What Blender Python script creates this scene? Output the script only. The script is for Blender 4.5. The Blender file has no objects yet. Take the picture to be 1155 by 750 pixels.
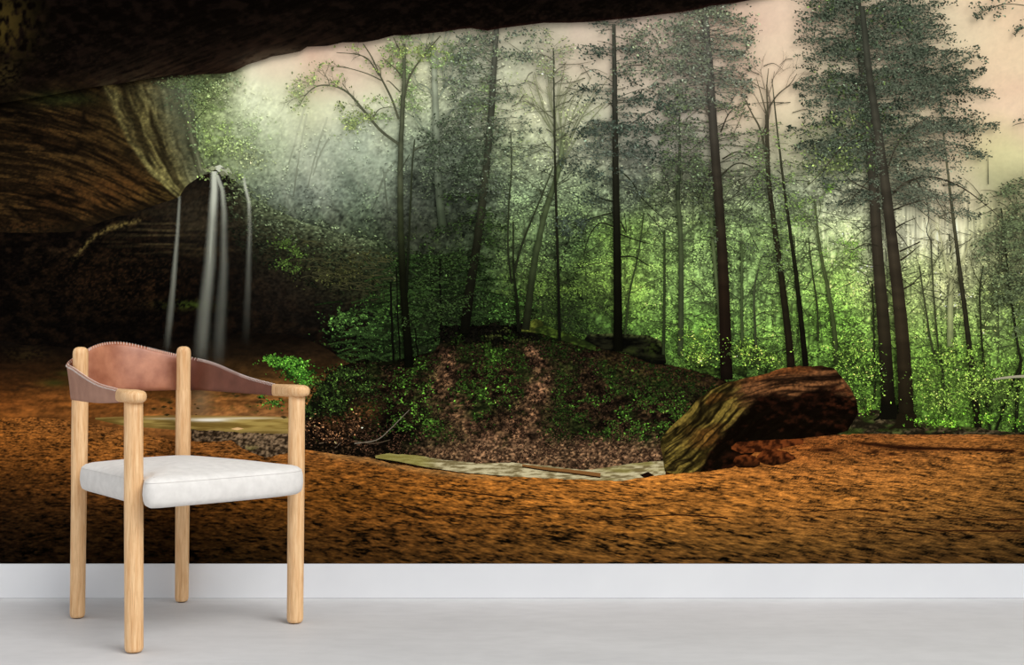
import bpy, bmesh, math
import numpy as np
from mathutils import Vector

scene = bpy.context.scene
col = scene.collection
RNG = np.random.default_rng(7)

# ------------------------------------------------------------------ camera
FPX, W, H = 1466.0, 1155.0, 750.0
CAM_H, HORIZON = 0.79, 380.0
cam_d = bpy.data.cameras.new('camera')
cam = bpy.data.objects.new('camera', cam_d)
col.objects.link(cam)
CAM_D = 3.94                         # camera to wall
cam.location = (0, -CAM_D, CAM_H)
cam.rotation_euler = (math.pi/2, 0, 0)
cam_d.sensor_width = 36.0
cam_d.lens = FPX/W*36.0
cam_d.shift_y = (HORIZON-H/2)/W
cam_d.clip_start = 0.05
scene.camera = cam

WALL_Y = 0.0
S = FPX/CAM_D                       # mural scale, pixels per metre on the wall

# ------------------------------------------------------------------ helpers
def lin(c):
    c = np.clip(np.asarray(c, dtype=np.float64)/255.0, 0, 1)
    return np.where(c <= 0.04045, c/12.92, ((c+0.055)/1.055)**2.4)

def linc(r, g, b):
    v = lin([r, g, b]); return (v[0], v[1], v[2], 1.0)

def tag(o, label=None, cat=None, group=None, kind=None):
    if label: o['label'] = label
    if cat: o['category'] = cat
    if group: o['group'] = group
    if kind: o['kind'] = kind
    return o

_tabs = {}
def vn(x, y, seed=0):
    if seed not in _tabs:
        _tabs[seed] = np.random.default_rng(1000+seed).random((256, 256))
    T = _tabs[seed]
    xi = np.floor(x); yi = np.floor(y)
    fx = x-xi; fy = y-yi
    fx = fx*fx*(3-2*fx); fy = fy*fy*(3-2*fy)
    xi = xi.astype(np.int64) & 255; yi = yi.astype(np.int64) & 255
    x1 = (xi+1) & 255; y1 = (yi+1) & 255
    return (T[yi, xi]*(1-fx)+T[yi, x1]*fx)*(1-fy)+(T[y1, xi]*(1-fx)+T[y1, x1]*fx)*fy

def fbm(x, y, octv=4, seed=0, gain=0.55):
    a, s, n = 1.0, 0.0, 0.0
    for k in range(octv):
        s = s+a*vn(x*2**k+13.7*k, y*2**k+5.1*k, seed+k); n += a; a *= gain
    return s/n                        # 0..1, mean .5

def lines(u, v, k=3.4, octv=3, seed=0):
    return np.clip(1-np.abs(2*fbm(u, v, octv, seed)-1)*k, 0, 1)

def blob(X, Y, cx, cy, rx, ry, p=2):
    return np.exp(-(np.abs((X-cx)/rx)**p+np.abs((Y-cy)/ry)**p))

def ss(a, b, x):
    t = np.clip((x-a)/(b-a), 0, 1); return t*t*(3-2*t)

def mix(a, b, t):
    a = np.asarray(a, float); b = np.asarray(b, float); t = np.asarray(t, float)[..., None]
    return a*(1-t)+b*t

# ------------------------------------------------------------------ print materials
def print_material(name, alpha=False):
    m = bpy.data.materials.new(name); m.use_nodes = True
    nt = m.node_tree; nt.nodes.clear()
    out = nt.nodes.new('ShaderNodeOutputMaterial')
    at = nt.nodes.new('ShaderNodeAttribute'); at.attribute_name = 'ink'
    df = nt.nodes.new('ShaderNodeBsdfDiffuse')
    nt.links.new(at.outputs['Color'], df.inputs['Color'])
    if alpha:
        tr = nt.nodes.new('ShaderNodeBsdfTransparent')
        mx = nt.nodes.new('ShaderNodeMixShader')
        nt.links.new(at.outputs['Alpha'], mx.inputs[0])
        nt.links.new(tr.outputs[0], mx.inputs[1]); nt.links.new(df.outputs[0], mx.inputs[2])
        nt.links.new(mx.outputs[0], out.inputs[0])
    else:
        nt.links.new(df.outputs[0], out.inputs[0])
    return m

INK = print_material('mural_ink')
SHEER = print_material('mural_sheer_ink', True)

mural = bpy.data.objects.new('wall_mural', None)
col.objects.link(mural)
mural.location = (0, WALL_Y, 0)
tag(mural, 'flat wallpaper mural of a misty forest seen from a cave, above the white baseboard', 'wall mural')

depth_n = [0.0]
def make_mesh(name, P, quads, C, parent, label=None, kind=None, material=None, thick=0.0):
    """P (n,2) mural pixels, quads (m,4), C (n,3) sRGB or (n,4) with alpha"""
    depth_n[0] += 0.00003+thick
    yo = -depth_n[0]-0.0002
    n = len(P); m = len(quads)
    me = bpy.data.meshes.new(name)
    co = np.empty((n, 3))
    co[:, 0] = (P[:, 0]-W/2)/S
    co[:, 1] = yo
    if thick:                          # every leaf of ink gets its own hair's breadth, so no two are coplanar
        q = n//4
        co[:, 1] = yo+np.repeat(thick*(1-np.arange(q)/max(q, 1)), 4)
    co[:, 2] = CAM_H-(P[:, 1]-HORIZON)/S
    me.vertices.add(n); me.vertices.foreach_set('co', co.ravel())
    me.loops.add(m*4); me.loops.foreach_set('vertex_index', quads.astype(np.int32).ravel())
    me.polygons.add(m)
    me.polygons.foreach_set('loop_start', np.arange(0, m*4, 4, dtype=np.int32))
    me.polygons.foreach_set('loop_total', np.full(m, 4, dtype=np.int32))
    at = me.color_attributes.new('ink', 'FLOAT_COLOR', 'POINT')
    C = np.array(C, dtype=np.float64)       # leaf inks lean yellow
    ex = np.maximum(C[:, 1]-np.maximum(C[:, 0], C[:, 2]), 0)
    C[:, 0] += .22*ex; C[:, 2] += .12*ex; C[:, 1] -= .03*ex
    A = np.ones((n, 4)); A[:, :3] = lin(C[:, :3])
    if C.shape[1] == 4: A[:, 3] = np.clip(C[:, 3], 0, 1)
    at.data.foreach_set('color', A.astype(np.float32).ravel())
    me.update(calc_edges=True)
    me.materials.append(material or INK)
    o = bpy.data.objects.new(name, me); col.objects.link(o)
    o.parent = parent
    tag(o, label, None, None, kind)
    return o

def curve(pts):
    p = np.array(pts, float)
    return lambda x: np.interp(x, p[:, 0], p[:, 1])

def region(name, x0, x1, top, bot, fn, sx=2.0, sy=2.0, parent=mural, label=None, rag=(0, 1), seed=3, **kw):
    nx = max(2, int((x1-x0)/sx)+1)
    xs = np.linspace(x0, x1, nx)
    t = top(xs); b = bot(xs)
    if rag[0]:
        t = t+rag[0]*(fbm(xs/rag[1], xs*0+7.3, 4, seed)-0.5)*2
    b = np.maximum(b, t+0.05)
    ny = max(2, int(np.max(b-t)/sy)+1)
    k = np.linspace(0, 1, ny)[:, None]
    X = np.broadcast_to(xs, (ny, nx)).copy(); Y = t[None]*(1-k)+b[None]*k
    Cc = fn(X, Y)
    idx = np.arange(ny*nx).reshape(ny, nx)
    q = np.stack([idx[1:, :-1], idx[1:, 1:], idx[:-1, 1:], idx[:-1, :-1]], -1).reshape(-1, 4)
    return make_mesh(name, np.stack([X.ravel(), Y.ravel()], 1), q, Cc.reshape(-1, Cc.shape[-1]), parent, label, **kw)

class Strokes:
    """loose quads in mural pixels"""
    def __init__(s): s.p = []; s.c = []
    def leaves(s, x, y, L, ang, asp, c):
        x = np.asarray(x, float); n = len(x)
        if n == 0: return
        L = np.broadcast_to(L, (n,)); ang = np.broadcast_to(ang, (n,)); asp = np.broadcast_to(asp, (n,))
        dx, dy = np.cos(ang)*L/2, np.sin(ang)*L/2
        ex, ey = -np.sin(ang)*L*asp/2, np.cos(ang)*L*asp/2
        P = np.empty((n, 4, 2))
        P[:, 0] = np.stack([x-dx, y-dy], 1); P[:, 1] = np.stack([x+ex, y+ey], 1)
        P[:, 2] = np.stack([x+dx, y+dy], 1); P[:, 3] = np.stack([x-ex, y-ey], 1)
        c = np.broadcast_to(np.asarray(c, float), (n, 3))
        s.p.append(P); s.c.append(np.repeat(c[:, None], 4, 1))
    def line(s, pts, w0, w1, cfn, sub=6, wob=0.0, shade=0.0):
        p = np.array(pts, float)
        if len(p) < 2: return
        if len(p) > 2:            # catmull-rom
            q = np.vstack([2*p[0]-p[1], p, 2*p[-1]-p[-2]])
            out = []
            for i in range(1, len(q)-2):
                for t in np.linspace(0, 1, sub, endpoint=False):
                    a, b, c_, d = q[i-1], q[i], q[i+1], q[i+2]
                    out.append(0.5*((2*b)+(-a+c_)*t+(2*a-5*b+4*c_-d)*t*t+(-a+3*b-3*c_+d)*t**3))
            out.append(p[-1]); p = np.array(out)
        else:
            t = np.linspace(0, 1, sub)[:, None]; p = p[0]*(1-t)+p[1]*t
        n = len(p)
        if wob: p[1:-1] += RNG.normal(0, wob, (n-2, 2))
        d = np.gradient(p, axis=0); d /= np.maximum(np.linalg.norm(d, axis=1)[:, None], 1e-6)
        nr = np.stack([-d[:, 1], d[:, 0]], 1)
        w = np.linspace(w0, w1, n)[:, None]/2
        lf, rt = p+nr*w, p-nr*w
        cc = cfn(p[:, 0], p[:, 1])
        def seg(A, B, ca, cb):
            P = np.stack([A[:-1], A[1:], B[1:], B[:-1]], 1)
            Cq = np.stack([ca[:-1], ca[1:], cb[1:], cb[:-1]], 1)
            s.p.append(P); s.c.append(Cq)
        if shade:
            mid = p+nr*w*0.1
            seg(lf, mid, cc*(1-shade), cc*(1+shade*0.6)); seg(mid, rt, cc*(1+shade*0.6), cc*(1-shade))
        else:
            seg(lf, rt, cc, cc)
    def build(s, name, parent=mural, label=None, kind=None):
        P = np.concatenate(s.p); C = np.concatenate(s.c)
        n = len(P)
        return make_mesh(name, P.reshape(-1, 2), np.arange(n*4).reshape(n, 4), C.reshape(-1, 3), parent, label, kind, thick=0.00002+min(0.00016, n*1.2e-7))

# ------------------------------------------------------------------ the forest's colour field
GX = [-60, 230, 290, 350, 410, 470, 530, 590, 650, 710, 770, 830, 890, 950, 1010, 1070, 1130, 1260, 1400]
ROWS = {
 -120: [(60,70,50)]*3+[(200,180,155)]*5+[(205,185,160)]*4+[(222,196,168)]*7,
 20: [(60,75,50),(60,75,50),(200,190,160),(220,190,165),(205,182,160),(200,185,160),(190,180,155),(195,185,160),(205,185,165),(205,185,165),(205,185,165),(218,190,165),(224,196,170),(215,195,165),(215,198,168),(222,205,170),(228,200,165),(228,200,165),(225,200,165)],
 70: [(60,75,50),(92,104,64),(238,228,196),(218,186,160),(214,190,165),(192,190,155),(165,170,145),(180,180,152),(205,190,165),(205,188,165),(200,182,162),(218,192,166),(226,202,172),(215,198,168),(215,198,168),(225,205,170),(228,200,165),(228,200,165),(225,200,165)],
 120: [(60,80,50),(112,130,80),(214,222,184),(205,208,168),(228,226,192),(192,202,162),(170,178,148),(208,208,172),(205,204,172),(206,194,170),(198,186,166),(220,198,168),(224,206,172),(208,196,164),(215,200,166),(226,204,170),(230,200,168),(228,200,165),(215,195,160)],
 170: [(60,80,50),(110,128,82),(152,168,130),(162,172,146),(150,166,140),(122,138,112),(82,96,76),(158,172,132),(182,186,156),(140,142,124),(172,166,148),(180,172,148),(192,186,152),(165,172,132),(200,192,156),(224,204,170),(212,202,152),(190,180,140),(170,165,130)],
 220: [(50,60,40),(70,80,58),(92,106,84),(116,128,110),(90,106,85),(54,62,50),(46,54,42),(128,152,112),(132,152,112),(88,100,78),(110,122,88),(118,128,98),(152,166,130),(190,196,160),(190,186,154),(222,206,172),(165,162,122),(130,130,95),(120,120,90)],
 270: [(40,48,32),(45,52,36),(50,60,42),(50,62,42),(48,60,40),(36,42,30),(42,52,36),(84,108,66),(64,90,50),(104,140,68),(120,152,88),(122,154,92),(150,186,110),(190,206,150),(217,216,180),(226,221,182),(150,154,112),(100,110,75),(90,100,65)],
 320: [(20,22,14),(22,24,16),(25,28,18),(25,30,18),(30,38,20),(25,38,18),(40,60,32),(64,88,42),(56,78,36),(118,156,70),(112,150,78),(106,138,78),(128,166,88),(146,190,92),(165,188,114),(192,197,142),(134,144,98),(90,110,60),(80,100,55)],
 370: [(10,9,6),(12,10,7),(15,12,8),(12,12,8),(22,38,14),(20,32,14),(25,40,18),(30,42,20),(38,58,26),(66,104,42),(80,124,50),(84,122,58),(98,142,60),(104,160,60),(128,164,80),(138,174,88),(120,152,80),(85,120,50),(75,105,45)],
 420: [(10,9,6),(12,10,7),(15,14,8),(15,16,8),(18,28,12),(18,26,12),(20,30,14),(25,36,16),(28,44,18),(42,64,26),(70,110,44),(76,118,48),(70,104,42),(88,142,50),(96,142,54),(108,158,60),(100,146,56),(80,120,42),(70,100,38)],
 470: [(10,9,6),(12,10,7),(15,14,8),(15,16,8),(16,22,10),(16,22,10),(18,26,12),(20,28,14),(24,34,16),(30,44,20),(40,60,24),(44,66,26),(40,60,24),(52,84,30),(54,84,30),(70,112,36),(72,108,42),(70,100,38),(60,85,32)],
}
_gy = sorted(ROWS); _gx = np.array(GX, float)
_tab = np.array([ROWS[y] for y in _gy], float)
_gy = np.array(_gy, float)
def field(X, Y):
    X = np.asarray(X, float); Y = np.asarray(Y, float)
    X = X+14*(vn(X/37, Y/37, 41)-0.5)*2; Y = Y+12*(vn(X/33, Y/33, 42)-0.5)*2
    fx = np.interp(X, _gx, np.arange(len(_gx))); fy = np.interp(Y, _gy, np.arange(len(_gy)))
    xi = np.clip(fx.astype(int), 0, len(_gx)-2); yi = np.clip(fy.astype(int), 0, len(_gy)-2)
    tx = fx-xi; ty = fy-yi
    tx = (tx*tx*(3-2*tx)*0.5+tx*0.5)[..., None]; ty = (ty*ty*(3-2*ty)*0.5+ty*0.5)[..., None]
    return (_tab[yi, xi]*(1-tx)+_tab[yi, xi+1]*tx)*(1-ty)+(_tab[yi+1, xi]*(1-tx)+_tab[yi+1, xi+1]*tx)*ty

def rays(X, Y):
    a = np.arctan2(Y+60, X-235)
    r = np.hypot(X-235, Y+60)
    st = fbm(a*26, a*0+3.3, 3, 60)
    return blob(X, Y, 400, 190, 190, 120)*np.clip((st-0.42)*3.0, 0, 1)*ss(100, 200, r)
GLOW = np.array([226, 230, 200.])
def haze(X, Y, c, k=1.0):
    h = 0.85*blob(X, Y, 295, 105, 62, 62)+0.30*blob(X, Y, 380, 150, 130, 85)+0.30*rays(X, Y)
    return mix(c, mix(field(X, Y), GLOW, np.full(np.shape(X), 0.35)), np.clip(h*k, 0, 0.92))

def greenness(c): return np.clip((c[..., 1]-c[..., 0])/14.0+0.30, 0.0, 1)

def sand_tone(X, Y):
    xs = [-250, 0, 150, 300, 450, 600, 750, 900, 1050, 1155, 1400]
    ys = [380, 400, 425, 455, 480, 500, 530, 560, 590, 615, 636]
    T = {
     380: [(10,8,6)]*3+[(14,10,6)]+[(20,14,8)]*7,
     400: [(16,10,6),(20,13,7),(26,18,10),(30,22,12),(40,28,14)]+[(60,42,20)]*6,
     425: [(34,20,9),(46,27,11),(60,40,17),(78,54,24),(80,54,24)]+[(90,60,28)]*6,
     455: [(92,52,18),(120,68,24),(160,100,40),(176,116,52),(140,90,40)]+[(140,92,42)]*6,
     480: [(108,62,22),(150,90,32),(156,100,44),(150,108,62),(150,96,42),(160,100,44),(160,98,42),(150,88,38),(150,90,40),(140,88,38),(110,70,30)],
     500: [(92,52,18),(132,78,27),(160,100,38),(150,96,42),(150,92,38),(165,105,42),(165,100,40),(138,78,30),(150,92,38),(140,88,34),(104,66,28)],
     530: [(60,34,12),(92,54,18),(120,72,26),(130,80,28),(150,92,32),(180,112,40),(186,118,44),(180,112,44),(166,106,42),(146,96,38),(104,68,28)],
     560: [(38,22,8),(58,34,12),(84,50,18),(106,64,20),(134,82,26),(172,108,38),(182,116,42),(176,112,42),(156,102,40),(130,86,34),(90,60,24)],
     590: [(22,13,5),(34,20,8),(50,30,11),(74,45,15),(104,64,22),(136,86,30),(150,98,36),(140,92,36),(124,84,34),(104,70,28),(70,46,18)],
     615: [(14,8,4),(24,14,6),(34,21,8),(54,34,12),(80,50,18),(104,68,25),(116,78,30),(108,74,29),(96,66,27),(80,55,22),(52,35,14)],
     636: [(12,7,3),(20,12,5),(30,18,7),(44,28,10),(66,42,15),(86,56,21),(94,62,24),(90,60,24),(80,54,22),(66,45,18),(42,28,11)],
    }
    A = np.array([T[y] for y in ys], float)
    fx = np.interp(X, xs, np.arange(len(xs))); fy = np.interp(Y, ys, np.arange(len(ys)))
    xi = np.clip(fx.astype(int), 0, len(xs)-2); yi = np.clip(fy.astype(int), 0, len(ys)-2)
    tx = (fx-xi)[..., None]; ty = (fy-yi)[..., None]
    v = (A[yi, xi]*(1-tx)+A[yi, xi+1]*tx)*(1-ty)+(A[yi+1, xi]*(1-tx)+A[yi+1, xi+1]*tx)*ty
    return v*np.array([.91, .895, 1.0])

# ------------------------------------------------------------------ 1 backdrop
def backdrop(X, Y):
    c = field(X, Y)
    g = greenness(c)
    n = fbm(X/5.5, Y/4.5, 4, 11, .75); n2 = fbm(X/34, Y/26, 3, 15)
    spk = vn(X/1.9, Y/1.9, 17)+vn(X/2.7, Y/2.3, 18)-1
    lum = c.mean(-1)
    dark = ss(210, 60, lum)
    amp = (0.10+0.80*g)*(0.30+0.70*dark)
    amp = amp*(1-0.62*blob(X, Y, 365, 170, 130, 75, 3))
    mz = blob(X, Y, 365, 170, 130, 75, 3)
    f = 1+amp*((n-0.5)*2.0*(1-.6*mz)+(n2-0.5)*1.1*(1-.7*mz)+spk*(.55+.35*mz))
    vert = (fbm(X/2.6, Y/46, 2, 27)-.5)*ss(560, 600, X)*ss(200, 260, Y)
    f = f*(1+vert*.9)
    c = c*np.clip(f, .12, 2)[..., None]
    gap = ss(0.60, 0.74, fbm(X/4, Y/4, 3, 23))*g*ss(240, 300, X)*0.32*ss(420, 250, Y)
    c = mix(c, c*1.15+np.array([30, 30, 20]), gap)
    sky = (1-g)*(fbm(X/60, Y/25, 3, 77)-0.5)
    c = c+sky[..., None]*np.array([8, 14, 10])
    R = 0.20*rays(X, Y)
    return mix(c, GLOW, R)
region('printed_paper', -260, 1405, lambda x: x*0+380., lambda x: x*0+634.6, lambda X, Y: sand_tone(X, Y)*.8, 6, 6, label='brown printed ground of the mural sheet')
region('misty_forest', 205, 1405, lambda x: x*0-140., lambda x: x*0+505., backdrop, 1.25, 1.25,
       label='pale misty forest and peach sky printed behind the trees')

# distant trunks
st_rng = np.random.default_rng(5)
def tint(c, X, Y, k):
    return mix(np.broadcast_to(np.asarray(c, float), np.shape(X)+(3,)), field(X, Y), np.broadcast_to(k, np.shape(X)))
far = [ [(322,198),(333,160),(345,118)], [(334,198),(340,160),(346,128)], [(347,212),(356,175),(369,132)], [(353,198),(362,172),(372,155)],
        [(331,222),(336,190)], [(432,190),(438,245)], [(421,235),(433,200),(446,182)] ]
for k in range(36):
    x = st_rng.uniform(585, 1150); y0 = st_rng.uniform(190, 290) if x < 860 else st_rng.uniform(250, 310); y1 = st_rng.uniform(395, 430)
    far.append([(x+st_rng.normal(0, 6), y0), (x+st_rng.normal(0, 2), (y0+y1)/2), (x, y1)])
for k in range(8):
    x = st_rng.uniform(1155, 1400); far.append([(x+4, 200), (x, 330), (x, 440)])
for i, p in enumerate(far):
    s = Strokes()
    w = st_rng.uniform(1.3, 3.4) if i > 6 else st_rng.uniform(1.6, 3.0)
    k = st_rng.uniform(0.35, 0.62) if i > 6 else 0.62
    s.line(p, w*0.6, w, lambda X, Y: haze(X, Y, tint((38, 40, 26), X, Y, k)), 8, 0.3)
    if i > 6:
        for b in range(4):
            t = st_rng.uniform(0.05, 0.6); x = p[0][0]*(1-t)+p[2][0]*t; y = p[0][1]*(1-t)+p[2][1]*t
            sd = st_rng.choice([-1, 1]); L = st_rng.uniform(8, 26)
            s.line([(x, y), (x+sd*L*0.6, y-L*0.5), (x+sd*L, y-L*0.9)], 1.1, 0.4, lambda X, Y: tint((45, 50, 30), X, Y, k), 3)
    s.build('distant_tree')

# distant foliage: uncountable leaves
def leafcloud(n, x0, x1, y0, y1, size, seed, prob, jitter=0.55, sat=1.0, hz=0.6, base=1.0):
    r = np.random.default_rng(seed)
    x = r.uniform(x0, x1, n); y = r.uniform(y0, y1, n)
    c = field(x, y)
    p = greenness(c)*prob(x, y)
    cl = fbm(x/16, y/12, 3, seed)              # clump
    keep = r.random(n) < p*ss(0.36, 0.6, cl)*1.3
    x, y, c, cl = x[keep], y[keep], c[keep], cl[keep]
    m = len(x)
    br = fbm(x/9, y/8, 2, seed+4)
    f = np.minimum(base*np.exp(r.normal(0, jitter*0.5, m)+(br-0.5)*2.6*jitter), 1.55)
    lum = c.mean(-1); f = 1+(f-1)*(0.45+0.55*ss(210, 70, lum))
    cc = c*f[:, None]
    up = np.clip(f-1, 0, 1)[:, None]
    cc = cc+up*np.array([8, 14, -6])*sat
    cc = haze(x, y, cc, hz)
    s = Strokes()
    s.leaves(x, y, r.uniform(size*0.6, size*1.5, m), r.uniform(-0.9, 0.9, m)+np.where(r.random(m) < .5, 0.3, -0.3), r.uniform(0.35, 0.7, m), cc)
    return s
leafcloud(110000, 215, 1405, -60, 440, 2.7, 31, lambda x, y: np.where(x < 450, 0.45, 1.0)*(1-.7*blob(x, y, 350, 160, 90, 60)), 0.50).build('distant_foliage', kind='stuff',
    label='hazy green leaves filling the printed forest')
leafcloud(90000, 560, 1405, 205, 490, 2.5, 51, lambda x, y: 1.0, 0.50, 1.2, base=1.0).build('undergrowth', kind='stuff',
    label='bright spring green leaves low in the printed forest')

# ------------------------------------------------------------------ foliage tools
def puff(s, cx, cy, rx, ry, n, size, colr, var=0.25, hz=0.0, dirn=0.3, kf=0.0, r=RNG, edge=2.0, alt=None, lump=9):
    x = cx+rx*r.normal(0, 0.48, n); y = cy+ry*r.normal(0, 0.48, n)
    cl = fbm(x/lump, y/(lump*0.7), 2, 91)
    k = r.random(n) < ss(0.25, 0.55, cl)
    x, y = x[k], y[k]; m = len(x)
    c = np.asarray(colr, float)*np.exp(r.normal(0, var, m))[:, None]
    if alt is not None:
        c = mix(c, np.asarray(alt, float)*np.exp(r.normal(0, var, m))[:, None], (r.random(m) < 0.4)*1.0)
    if kf: c = mix(c, field(x, y), np.full(m, kf))
    if hz: c = haze(x, y, c, hz)
    s.leaves(x, y, r.uniform(size*.5, size*1.2, m), dirn+r.normal(0, 0.8, m), r.uniform(.35, .7, m), c)

s = Strokes(); r = np.random.default_rng(58)
for _ in range(620):
    x = r.uniform(565, 1400); y = 235+210*r.random()**.8
    if 1000 < x < 1160 and y < 330: continue
    f0 = field(np.array([x]), np.array([y]))[0]
    k = r.uniform(.45, 1.45); w = r.uniform(9, 24)
    puff(s, x, y, w, r.uniform(2, 4.5), int(w*3.2), 2.6, f0*k+(np.array([10, 12, 0]) if k > 1 else 0), .22, r=r, dirn=r.normal(.1, .2), lump=5)
s.build('leafy_spray', kind='stuff', label='flat layered sprays of bright leaves among the far trunks')

def conifer(fs, bs, tx, env, colr, n, size=3.6, rise=(0.35, -0.25), per=26, kf=0.12, bw=1.2, bcol=(40, 42, 34), seed=0, alt=None, hz=0.0, spread=5.0, inner=0.0):
    """branches from trunk tx(y) out to the envelope rows (y,left,right)"""
    r = np.random.default_rng(seed)
    E = np.array(env, float); y0, y1 = E[0, 0], E[-1, 0]
    for i in range(n):
        y = r.uniform(y0, y1); sd = r.choice([-1, 1])
        lim = np.interp(y, E[:, 0], E[:, 1] if sd < 0 else E[:, 2])
        x0 = tx(y)
        L = (lim-x0)*sd*r.uniform(0.45, 1.0)
        if L < 6: continue
        t = (y-y0)/(y1-y0); up = rise[0]*(1-t)+rise[1]*t+r.normal(0, 0.17)
        xs = np.linspace(0, 1, 5)
        px = x0+sd*L*xs; py = y-up*L*xs+(0.10+r.normal(0, .06))*L*xs**2+r.normal(0, 1.0, 5).cumsum()*0.8+L*up*0.25
        bs.line(np.stack([px, py], 1)[:4+(L < 40)], bw*(0.5+L/110), 0.4, lambda X, Y: tint(bcol, X, Y, kf+0.1), 3)
        m = int(per*L/30)
        nc = r.integers(3, 7); ctr = inner+(1-inner)*r.random(nc)**.8         # tufts along the branch
        tt = np.clip(ctr[r.integers(0, nc, m)]+r.normal(0, .07, m), 0, 1.03)
        x = np.interp(tt, xs, px)+r.normal(0, 1.5, m); y_ = np.interp(tt, xs, py)+np.abs(r.normal(0, spread*0.8, m))-spread*0.45
        c = np.asarray(colr, float)*np.exp(r.normal(-.04, 0.38, m))[:, None]
        if alt is not None: c = mix(c, np.broadcast_to(np.asarray(alt, float), (m, 3)), (r.random(m) < 0.3)*1.0)
        c = mix(c, field(x, y_), np.full(m, kf))
        if hz: c = haze(x, y_, c, hz)
        fs.leaves(x, y_, r.uniform(size*.5, size*1.15, m), sd*(-up*0.8)+r.normal(0.15, 0.55, m), r.uniform(.3, .6, m), c)

def twigs(s, x, y, L, ang, w, cfn, r, depth=3, spread=0.5, leaf=None):
    """bare forking branch growing up"""
    x1 = x+math.cos(ang)*L; y1 = y-math.sin(ang)*L
    mx_, my_ = (x+x1)/2+r.normal(0, L*.06), (y+y1)/2+r.normal(0, L*.06)
    s.line([(x, y), (mx_, my_), (x1, y1)], w, w*0.6, cfn, 3)
    if depth > 0:
        for k in range(r.integers(2, 4)):
            t = r.uniform(0.5, 1.0)
            twigs(s, x+(x1-x)*t, y+(y1-y)*t, L*r.uniform(.5, .8), ang+r.normal(0, spread), w*0.55, cfn, r, depth-1, spread, leaf)
    elif leaf: leaf(x1, y1)

def shade_by_y(pairs, kf=0.0, hz=0.0, bark=0.15):
    ys = [p[0] for p in pairs]; cs = np.array([p[1] for p in pairs], float)
    def f(X, Y):
        c = np.stack([np.interp(Y, ys, cs[:, i]) for i in range(3)], -1)
        c = c*(1+bark*(vn(X/1.5, Y/4, 19)-0.5)*2)[..., None]
        if kf: c = mix(c, field(X, Y), np.full(np.shape(X), kf))
        if hz: c = haze(X, Y, c, hz)
        return c
    return f

def tree(label, trunk, w0, w1, cfn, extra=None, foliage=None, shade=0.18, front=True):
    s = Strokes(); f = Strokes()
    if extra: extra(s, f)
    s.line(trunk, w0, w1, cfn, 10, 0.12, shade)
    o = None
    if not front and f.p:
        d = depth_n[0]
    o = s.build('tree', label=label)
    if f.p: f.build('foliage', parent=o)
    return o

# thin twigs crossing the whole wood
s = Strokes(); r = np.random.default_rng(47)
for _ in range(520):
    x = r.uniform(560, 1150); y = r.uniform(60, 400) if x < 900 else r.uniform(200, 420)
    L = r.uniform(10, 42); a = r.choice([0, math.pi])+r.normal(0, .55); k = r.uniform(.15, .5)
    b = r.normal(0, 3)
    s.line([(x, y), (x+math.cos(a)*L*.5, y-math.sin(a)*L*.5+b), (x+math.cos(a)*L, y-math.sin(a)*L+abs(b))], 1.1, .35, lambda X, Y: tint((34, 36, 26), X, Y, k), 4)
s.build('twigs', kind='stuff', label='thin dark twigs crossing between the trunks')
# ------------------------------------------------------------------ cave
ceil_edge = curve([(-260, 150), (-60, 130), (0, 118), (60, 108), (107, 99), (133, 96), (160, 91), (187, 87), (227, 85), (255, 84), (267, 81), (280, 74), (300, 68), (307, 65), (325, 62), (340, 59), (347, 54), (370, 53), (387, 49), (410, 49), (427, 46),
                   (445, 41), (460, 41), (501, 37), (520, 34), (533, 33), (550, 36), (565, 33), (613, 27), (640, 27), (667, 26), (725, 20), (768, 15), (785, 12), (800, 8), (827, 5), (853, 0), (900, -12), (1000, -40), (1150, -90), (1300, -139)])
arch = curve([(-260, 250), (0, 262), (40, 263), (80, 262), (100, 256), (115, 250), (160, 237), (185, 228), (203, 222), (210, 210), (228, 198), (240, 194), (262, 206)])
slope = curve([(228, 197), (240, 193), (252, 192), (270, 208), (290, 226), (315, 238), (340, 250), (380, 262), (425, 272), (470, 318), (520, 362), (600, 380)])

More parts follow.
